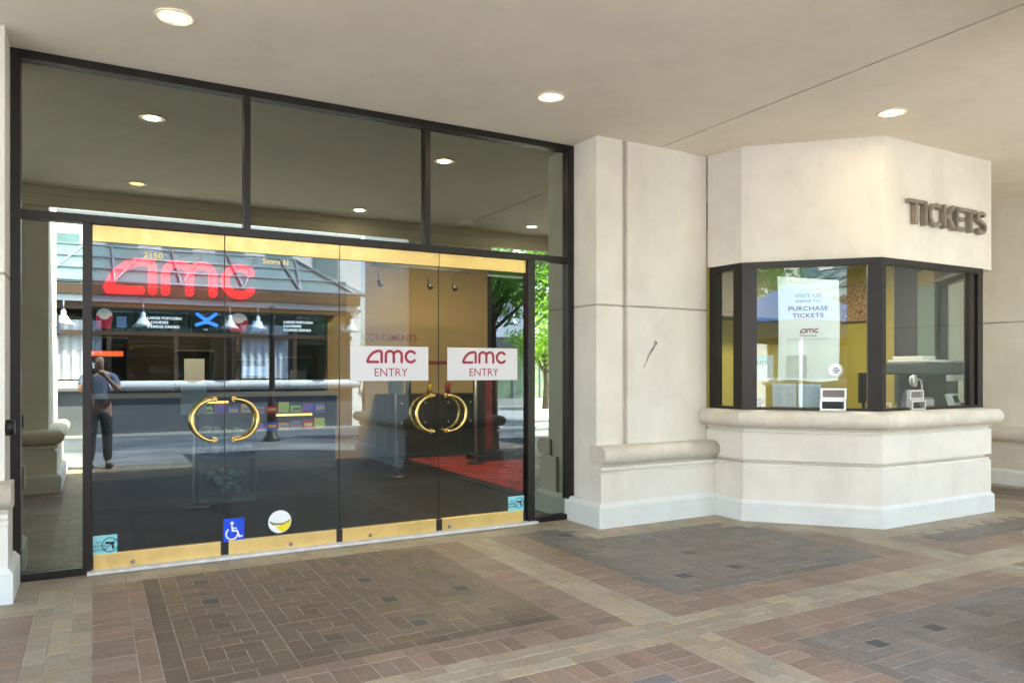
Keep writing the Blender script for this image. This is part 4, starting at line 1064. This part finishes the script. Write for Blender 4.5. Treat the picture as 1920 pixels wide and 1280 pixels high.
# lamps added to light the lobby, no such panels are seen there
def lobby_fill(x, y, e, lab, col=(1.0, 0.78, 0.5)):
    t = thing("lobby_fill", lab, "ceiling lamp", (x, y, 3.745), group="round lamps added to light the lobby")
    q = MB(); q.lathe([(0.12, -0.002), (0.12, -0.02), (0, -0.02)], 20); q.build("panel", mat("lobby_fill_lens", (1, 0.9, 0.7), 0.5, emit=col, estr=0.25), t)
    a = bpy.data.lights.new("lobby_fill_light", 'AREA'); a.energy = e; a.size = 0.6; a.color = col
    ob = bpy.data.objects.new("lamp_glow", a); C.objects.link(ob); ob.parent = t; ob.location = (0, 0, -0.05)
lobby_fill(4.9, 10.2, 18, "added fill lamp over the red carpet")
lobby_fill(0.8, 10.2, 3.5, "added fill lamp in front of the concession counter")
lobby_fill(1.5, 13.6, 6, "added fill lamp behind the concession counter")

# ------------------------------------------------------------------ across the street (seen mirrored in the glass)
YO = -7.4
t = thing("pavilion", "low shop pavilion across the street with white rail and glass awning, mirrored in the doors", "building", (0, YO, 0))
q = MB(); q.box(-5.6, 6.2, -3.5, 0.0, 0, 1.02); q.build("base_wall", rgb("pavilion_grey", (0.13, 0.14, 0.155), 0.7, var=0.25), t)
q = MB(); q.sweep([(6.22, -3.5), (6.22, 0.02), (-5.6, 0.02)], [(-0.1, 1.022)]+[(o, z) for o, z in halfround(0.03, 1.14, 0.115)]+[(-0.1, 1.26)]); q.build("rail", M['facade'], t)
q = MB()
for k in range(9):
    x_ = -5.5+k*1.45; q.box(x_-0.05, x_+0.05, -0.12, -0.02, 1.26, 2.95)
q.box(-5.6, 6.2, -0.13, -0.01, 2.35, 2.45); q.build("mullion", M['beam_brown'], t)
q = MB(); q.box(-5.6, 6.2, -3.5, 0.05, 2.95, 3.12); q.box(-5.6, 6.35, -3.6, 0.25, 3.28, 3.52); q.build("beam", M['beam_brown'], t)
q = MB(); q.box(-5.6, 6.30, -3.5, 0.16, 3.125, 3.275); q.build("white_band", M['facade'], t)
for k in range(8):
    x_ = -5.5+k*1.45
    if k not in (3, 6):
        q = MB(); q.box(x_+0.06, x_+1.39, -0.08, -0.07, 1.27, 2.94); q.build("window", M['glass_far'], t)
    if k in (3, 6):
        q = MB(); n = 40; vs = []
        for i in range(n+1):
            f = i/n; vs.append((x_+0.1+1.2*f, -0.17+0.02*math.sin(f*40)))
        for i in range(n):
            q.quad([(vs[i][0], vs[i][1], 1.3), (vs[i+1][0], vs[i+1][1], 1.3), (vs[i+1][0], vs[i+1][1], 2.7), (vs[i][0], vs[i][1], 2.7)])
            q.quad([(vs[i][0], vs[i][1]-.01, 2.7), (vs[i+1][0], vs[i+1][1]-.01, 2.7), (vs[i+1][0], vs[i+1][1]-.01, 1.3), (vs[i][0], vs[i][1]-.01, 1.3)])
        q.build("curtain", M['curtain'], t, fix=False)
q = MB(); q.box(-5.5, 6.1, -3.4, -3.3, 1.03, 2.94); q.build("back_wall", rgb("pavilion_inside", (0.10, 0.09, 0.08), 0.8), t)
# sloping glass awning with trusses
q = MB(); q.quad([(-5.6, 0.2, 3.56), (6.7, 0.2, 3.56), (5.2, -2.4, 4.75), (-5.6, -2.4, 4.75)]); q.quad([(-5.6, 0.2, 3.53), (-5.6, -2.4, 4.72), (5.2, -2.4, 4.72), (6.7, 0.2, 3.53)])
q.build("awning_glass", M['glass_teal'], t, fix=False)
q = MB()
for k in range(9):
    x_ = -5.4+k*1.45; q.tube([(x_, 0.22, 3.60), (min(x_, 5.2), -2.4, 4.80)], 0.035, 8); q.tube([(x_, 0.22, 3.60), (min(x_+0.8, 5.2), -2.4, 4.80)], 0.03, 8)
for f in (0.0, 0.33, 0.66, 1.0):
    q.tube([(-5.6, 0.22-2.62*f, 3.60+1.2*f), (6.7-1.5*f, 0.22-2.62*f, 3.60+1.2*f)], 0.03, 8)
q.build("awning_truss", rgb("truss_grey", (0.22, 0.25, 0.29), 0.4, metal=0.3), t)
# tall white building behind
t = thing("office_block", "tall white gridded office block behind the pavilion, mirrored at the top of the doors", "building", (2, -17, 0))
q = MB(); q.box(-22, 7.5, -6, 0, 0, 16); q.build("wall", M['facade'], t)
for k in range(16):
    for j in range(5):
        x_ = -21.4+k*1.8
        q = MB(); q.box(x_, x_+0.95, 0.002, 0.06, 1.4+j*3, 3.2+j*3); q.build("window", M['glass_teal'] if (k*3+j) % 3 else M['grey'], t)
q = MB()
for j in range(5): q.box(-22, 7.5, 0.001, 0.10, 3.9+j*3, 4.0+j*3)
q.build("string_course", M['grey'], t)
t = thing("office_block", "pale blue grey office block at the far right of the mirrored street", "building", (22, -26, 0))
q = MB(); q.box(-6.5, 12, -8, 0, 0, 14); q.build("wall", rgb("pale_blue_wall", (0.50, 0.54, 0.60), 0.7), t)
for k in range(8):
    for j in range(4):
        q = MB(); q.box(-6+k*2.2, -4.7+k*2.2, 0.002, 0.05, 1.5+j*3.2, 3.3+j*3.2); q.build("window", M['grey'], t)
# side shop right of gap
t = thing("kiosk", "glass kiosk with a dark roof beam beyond the plaza, mirrored in the rightmost door", "building", (17, -15.5, 0))
q = MB(); q.box(-4, 6, -2.5, 0, 2.45, 2.95); q.build("roof", rgb("kiosk_roof", (0.10, 0.10, 0.09), 0.6), t)
q = MB()
for k in range(8): q.box(-4+k*1.4, -3.92+k*1.4, -0.1, 0, 0.30, 2.45)
q.build("mullion", M['grey'], t)
q = MB(); q.box(-4, 6, -0.06, -0.05, 0.30, 2.45); q.build("window", mat("kiosk_glass", (0.30, 0.40, 0.26), 0.2, var=0.5, vscale=2), t)
q = MB(); q.box(-4, 6, -2.5, 0.1, 0, 0.30); q.build("base", M['pave'], t)

# bell lamps and street lamp post
def bell(label, x, y, z, wall=True):
    t = thing("bell_lamp", label, "lamp", (x, y, z), group="white bell shaped lamps across the street")
    q = MB(); q.lathe([(0.03, 0.34), (0.055, 0.30), (0.055, 0.22), (0.09, 0.18), (0.15, 0.08), (0.24, 0.0), (0.225, 0.0), (0.14, 0.07), (0.07, 0.17), (0.0, 0.2)], 24); q.build("shade", M['shade_white'], t)
    q = MB(); q.tube([(0, 0, 0.33), (0, 0, 0.46), (0, -0.06, 0.54), (0, -0.2, 0.56)] if wall else [(0, 0, 0.33), (0, 0, 0.75)], 0.018, 8); q.build("arm", M['grey'], t)
    q = MB(); q.ball((0, 0, 0.09), 0.06); q.build("bulb", rgb("bulb_white", (0.8, 0.8, 0.75), 0.3), t)
for k, (x_, lab) in enumerate(((-0.62, "bell lamp mirrored in the narrow left pane"), (1.0, "bell lamp mirrored over the popcorn menu screen"), (2.95, "bell lamp mirrored beside the gap between the first two doors"), (3.62, "bell lamp mirrored just left of the dark street post"), (6.05, "bell lamp at the pavilion corner, mirrored in the third door"))):
    bell(lab, x_, YO+0.42, 2.55)
bell("bell lamp among the leaves, mirrored in the rightmost door", 11.6, -8.0, 2.95, False)
t = thing("street_post", "black iron street post mirrored in the second glass door", "lamp post", (3.46, -4.45, -0.1))
q = MB(); q.lathe([(0, 0), (0.19, 0), (0.19, 0.10), (0.12, 0.16), (0.10, 0.75), (0.13, 0.80), (0.07, 0.90), (0.055, 2.3), (0.10, 2.36), (0.055, 2.42), (0.05, 2.92), (0.08, 2.95), (0.06, 3.02), (0, 3.08)], 20); q.build("post", M['black'], t)
# tent
t = thing("market_tent", "blue peaked canopy tent with a dark valance, mirrored in the angled booth window", "tent", (-2.55, -5.0, 0))
bl = rgb("tent_blue", (0.04, 0.12, 0.28), 0.6, var=0.15); nv = rgb("tent_navy", (0.01, 0.015, 0.05), 0.6)
q = MB(); a = 1.85; cs4 = [(-a, -a), (a, -a), (a, a), (-a, a)]
for i in range(4):
    x0, y0 = cs4[i]; x1, y1 = cs4[(i+1) % 4]
    q.quad([(x0, y0, 2.72), (x1, y1, 2.72), (x1*.05, y1*.05, 3.75), (x0*.05, y0*.05, 3.75)])
q.build("canopy", bl, t)
q = MB(); q.sweep(cs4, [(0.0, 2.72), (0.01, 2.72), (0.03, 2.30), (0.02, 2.30)], closed=True); q.build("valance", nv, t)
for x_, y_ in cs4:
    q = MB(); q.box(x_*.97-0.03, x_*.97+0.03, y_*.97-0.03, y_*.97+0.03, 0, 2.6); q.build("leg", M['white'], t)
q = MB()
for i in range(4):
    x0, y0 = cs4[i]; q.tube([(x0*.97, y0*.97, 2.68), (0, 0, 3.68)], 0.02, 6)
q.build("rafter", M['white'], t)

# trees
def tree(label, x, y, h, r, seed, leaves, col, zc=None):
    random.seed(seed)
    t = thing("street_tree", label, "tree", (x, y, 0), group="trees across the street")
    q = MB(); hb = h*0.42
    q.tube([(0, 0, 0), (0.03, 0.02, hb*0.5), (-0.02, 0.05, hb), (0.05, 0, h*0.7)], [0.13, 0.10, 0.085, 0.03], 9)
    tips = []
    for k in range(9):
        a = k*2.4+random.random(); z0 = hb*random.uniform(0.75, 1.25); L_ = r*random.uniform(0.7, 1.0)
        p1 = Vector((0, 0, z0)); p2 = Vector((math.cos(a)*L_*.5, math.sin(a)*L_*.5, z0+L_*.45)); p3 = Vector((math.cos(a)*L_, math.sin(a)*L_, z0+L_*random.uniform(.5, .9)))
        q.tube([p1, p2, p3], [0.05, 0.032, 0.012], 6); tips += [p2, p3, (p2+p3)/2]
    q.build("trunk", M['bark'], t)
    lm = bpy.data.materials.get("leaf_%d" % seed) or mat("leaf_%d" % seed, col, 0.6, var=0.5, vscale=2.5)
    b = lm.node_tree.nodes["Principled BSDF"]
    n_ = lm.node_tree; tl = n_.nodes.new("ShaderNodeBsdfTranslucent"); tl.inputs[0].default_value = (col[0]*1.8, col[1]*1.8, col[2], 1)
    ms = n_.nodes.new("ShaderNodeMixShader"); ms.inputs[0].default_value = 0.45
    n_.links.new(b.outputs[0], ms.inputs[1]); n_.links.new(tl.outputs[0], ms.inputs[2]); n_.links.new(ms.outputs[0], n_.nodes["Material Output"].inputs[0])
    q = MB()
    cl = []
    for k in range(int(34)):
        if k < len(tips): c = tips[k]
        else:
            a = random.uniform(0, 6.28); rr = r*random.uniform(0.2, 1.05); c = Vector((rr*math.cos(a), rr*math.sin(a), h*0.45+random.uniform(0, 0.5)*h*(1-(rr/r)**2*0.5)))
        cl.append((c, r*random.uniform(0.18, 0.36)))
    for k in range(leaves):
        c, cr = random.choice(cl)
        d = Vector((random.gauss(0, 1), random.gauss(0, 1), random.gauss(0, .7)))*cr*0.6
        p = c+d; s = random.uniform(0.05, 0.11)
        n = Vector((random.gauss(0, 1), random.gauss(0, 1), random.gauss(0.6, 1))).normalized(); u = n.orthogonal().normalized(); v = n.cross(u)
        q.quad([p-u*s, p+v*s*.5, p+u*s, p-v*s*.5])
    q.build("crown", lm, t, fix=False)
tree("young green tree beyond the plaza, mirrored in the right pane and rightmost door", 12.4, -5.6, 5.2, 1.7, 3, 4200, (0.20, 0.36, 0.04))
tree("tall leafy tree farther right behind the glass kiosk roof", 15.6, -12.5, 4.1, 1.5, 4, 2600, (0.16, 0.30, 0.04))
tree("dense green tree mirrored at the top of the angled booth window", -8.6, -8.6, 7.2, 2.8, 6, 8000, (0.14, 0.26, 0.05))
tree("slim street tree at the near edge of the plaza casting broken shade", 8.2, -2.9, 6.2, 2.1, 9, 4500, (0.08, 0.18, 0.03))

# ------------------------------------------------------------------ people
def skin_body(name, nodes, edges_, m, parent, root=0, sub=2):
    me = bpy.data.meshes.new(name); me.from_pydata([Vector(p) for p, r_ in nodes], edges_, []); me.materials.append(m)
    o = bpy.data.objects.new(name, me); C.objects.link(o)
    md = o.modifiers.new("skin", 'SKIN'); md.use_smooth_shade = True
    for i, (p, r_) in enumerate(nodes):
        rr = r_ if isinstance(r_, tuple) else (r_, r_)
        me.skin_vertices[0].data[i].radius = rr
    me.skin_vertices[0].data[root].use_root = True
    sb = o.modifiers.new("sub", 'SUBSURF'); sb.levels = sub; sb.render_levels = sub
    dg = bpy.context.evaluated_depsgraph_get()
    m2 = bpy.data.meshes.new_from_object(o.evaluated_get(dg))
    bpy.data.objects.remove(o)
    o = bpy.data.objects.new(name, m2); C.objects.link(o); o.parent = parent
    if not m2.materials: m2.materials.append(m)
    for p in m2.polygons: p.use_smooth = True
    return o
skin = rgb("skin", (0.30, 0.17, 0.12), 0.55)
def person(label, loc, rz, shirt, trousers, pose):
    t = thing("person", label, "person", loc, rz)
    # faces +Y locally ; pelvis root
    arms = pose
    N = [((0, 0, 0.98), (0.16, 0.11)), ((0, 0, 1.12), (0.145, 0.10)), ((0, 0.0, 1.32), (0.17, 0.11)), ((0, 0, 1.44), (0.12, 0.09)), ((0, 0.01, 1.51), (0.055, 0.055)), ((0, 0.02, 1.57), (0.07, 0.08)), ((0, 0.025, 1.66), (0.078, 0.095)), ((0, 0.02, 1.73), (0.06, 0.075))]
    E_ = [(0, 1), (1, 2), (2, 3), (3, 4), (4, 5), (5, 6), (6, 7)]
    for s_ in (-1, 1):
        k = len(N)
        N += [((s_*0.10, 0, 0.90), 0.095), ((s_*0.11, 0.02, 0.50), 0.062), ((s_*0.12, -0.02, 0.10), 0.042), ((s_*0.13, 0.05, 0.045), (0.042, 0.035)), ((s_*0.14, 0.16, 0.035), (0.04, 0.025))]
        E_ += [(0, k), (k, k+1), (k+1, k+2), (k+2, k+3), (k+3, k+4)]
        k = len(N); sh, el, wr = arms[0 if s_ < 0 else 1]
        N += [(sh, 0.058), (el, 0.044), (wr, 0.028)]
        E_ += [(3, k), (k, k+1), (k+1, k+2)]
        # palm and fingers
        w_ = Vector(wr); d = (w_-Vector(el)).normalized(); side = Vector((1, 0, 0)) if abs(d.x) < .8 else Vector((0, 1, 0))
        k2 = len(N); N += [(tuple(w_+d*0.05), (0.030, 0.018))]; E_ += [(k+2, k2)]
        for f in range(4):
            o_ = side*(-0.03+0.02*f); L_ = (0.065, 0.078, 0.073, 0.055)[f]
            a = len(N); N += [(tuple(w_+d*0.09+o_), 0.009), (tuple(w_+d*(0.09+L_*0.55)+o_+Vector((0, 0, -0.01))), 0.008), (tuple(w_+d*(0.09+L_)+o_+Vector((0, 0, -0.03))), 0.007)]
            E_ += [(k2, a), (a, a+1), (a+1, a+2)]
        a = len(N); N += [(tuple(w_+d*0.04+side*(-s_*0.045)), 0.010), (tuple(w_+d*0.075+side*(-s_*0.06)), 0.009)]; E_ += [(k2, a), (a, a+1)]
    skin_body("body", N, E_, skin, t, 0)
    # clothes
    N = [((0, 0, 0.92), (0.175, 0.125)), ((0, 0, 1.12), (0.16, 0.115)), ((0, 0, 1.32), (0.185, 0.125)), ((0, 0, 1.44), (0.13, 0.10)), ((0, 0, 1.475), (0.08, 0.07))]
    E_ = [(0, 1), (1, 2), (2, 3), (3, 4)]
    for s_ in (-1, 1):
        sh, el, wr = arms[0 if s_ < 0 else 1]; k = len(N)
        m_ = Vector(sh).lerp(Vector(el), 0.75); N += [(sh, 0.072), (tuple(m_), 0.062)]; E_ += [(3, k), (k, k+1)]
    skin_body("shirt", N, E_, shirt, t, 0)
    N = [((0, 0, 0.98), (0.17, 0.12)), ((0, 0, 0.93), (0.17, 0.12))]; E_ = [(0, 1)]
    for s_ in (-1, 1):
        k = len(N); N += [((s_*0.10, 0, 0.86), 0.11), ((s_*0.11, 0.02, 0.50), 0.078), ((s_*0.12, -0.015, 0.11), 0.066)]; E_ += [(1, k), (k, k+1), (k+1, k+2)]
    skin_body("trousers", N, E_, trousers, t, 0)
    for s_ in (-1, 1):
        q = MB(); q.ball((s_*0.13, 0.06, 0.045), 0.055, 0.15, 0.045, 14, 8)
        for v in q.bm.verts: v.co.z = max(v.co.z, 0.002)
        q.build("shoe", M['dark'], t)
    q = MB(); q.ball((0, -0.005, 1.695), 0.098, 0.11, 0.10, 18, 12)
    for v in q.bm.verts:
        if v.co.y > 0.05 and v.co.z < 1.73: v.co.y = 0.05
        if v.co.z < 1.60: v.co.z = 1.60
    q.build("hair", rgb("hair_"+label[:6].replace(' ', '_'), (0.03, 0.02, 0.015), 0.7), t)
    for s_ in (-1, 1):
        q = MB(); q.ball((s_*0.033, 0.112, 1.66), 0.011, 0.006, 0.007, 8, 6); q.build("eye", M['white'], t)
        q = MB(); q.ball((s_*0.082, 0.02, 1.655), 0.010, 0.02, 0.03, 8, 6); q.build("ear", skin, t)
    q = MB(); q.cyl((0, 0.105, 1.665), (0, 0.132, 1.63), 0.008, 0.014, 8); q.build("nose", skin, t)
    q = MB(); q.ball((0, 0.105, 1.600), 0.026, 0.008, 0.006, 10, 6); q.build("mouth", rgb("lips_"+label[:6].replace(' ', '_'), (0.35, 0.12, 0.10), 0.5), t)
    return t
# photographer: stands behind the camera, both arms raised to the phone
ax_, ay_ = math.cos(YAW), math.sin(YAW)
px, py = 0.06, -0.40
person("photographer in grey blue shirt and dark trousers raising a phone, mirrored in the leftmost door", (px, py, -0.002), R(-6), rgb("shirt_blue_grey", (0.09, 0.12, 0.19), 0.8, var=0.2), rgb("trousers_dark", (0.015, 0.017, 0.025), 0.8),
       [((-0.20, 0.0, 1.41), (-0.27, 0.16, 1.20), (-0.17, 0.30, 1.42)), ((0.20, 0.0, 1.41), (0.25, 0.18, 1.20), (0.06, 0.31, 1.41))])
t = thing("phone", "dark phone held up by the photographer", "phone", (-ax_*0.03, -ay_*0.03, 1.5), YAW-R(90))
q = MB(); q.box(-0.075, 0.075, -0.012, -0.002, -0.037, 0.037); q.build("case", M['dark'], t, bevel=0.003)
q = MB(); q.box(-0.07, 0.07, -0.0135, -0.0125, -0.033, 0.033); q.build("screen", rgb("phone_screen", (0.02, 0.02, 0.02), 0.1), t)
person("passer-by in patterned grey trousers on the plaza, mirrored beside the third door sign", (7.7, -10.6, 0), R(200), rgb("shirt_brown", (0.20, 0.14, 0.10), 0.8), rgb("trousers_pattern", (0.10, 0.09, 0.10), 0.8, var=0.7, vscale=14),
       [((-0.20, 0.0, 1.41), (-0.26, -0.02, 1.12), (-0.27, 0.08, 0.88)), ((0.20, 0.0, 1.41), (0.26, -0.02, 1.12), (0.27, 0.08, 0.88))])
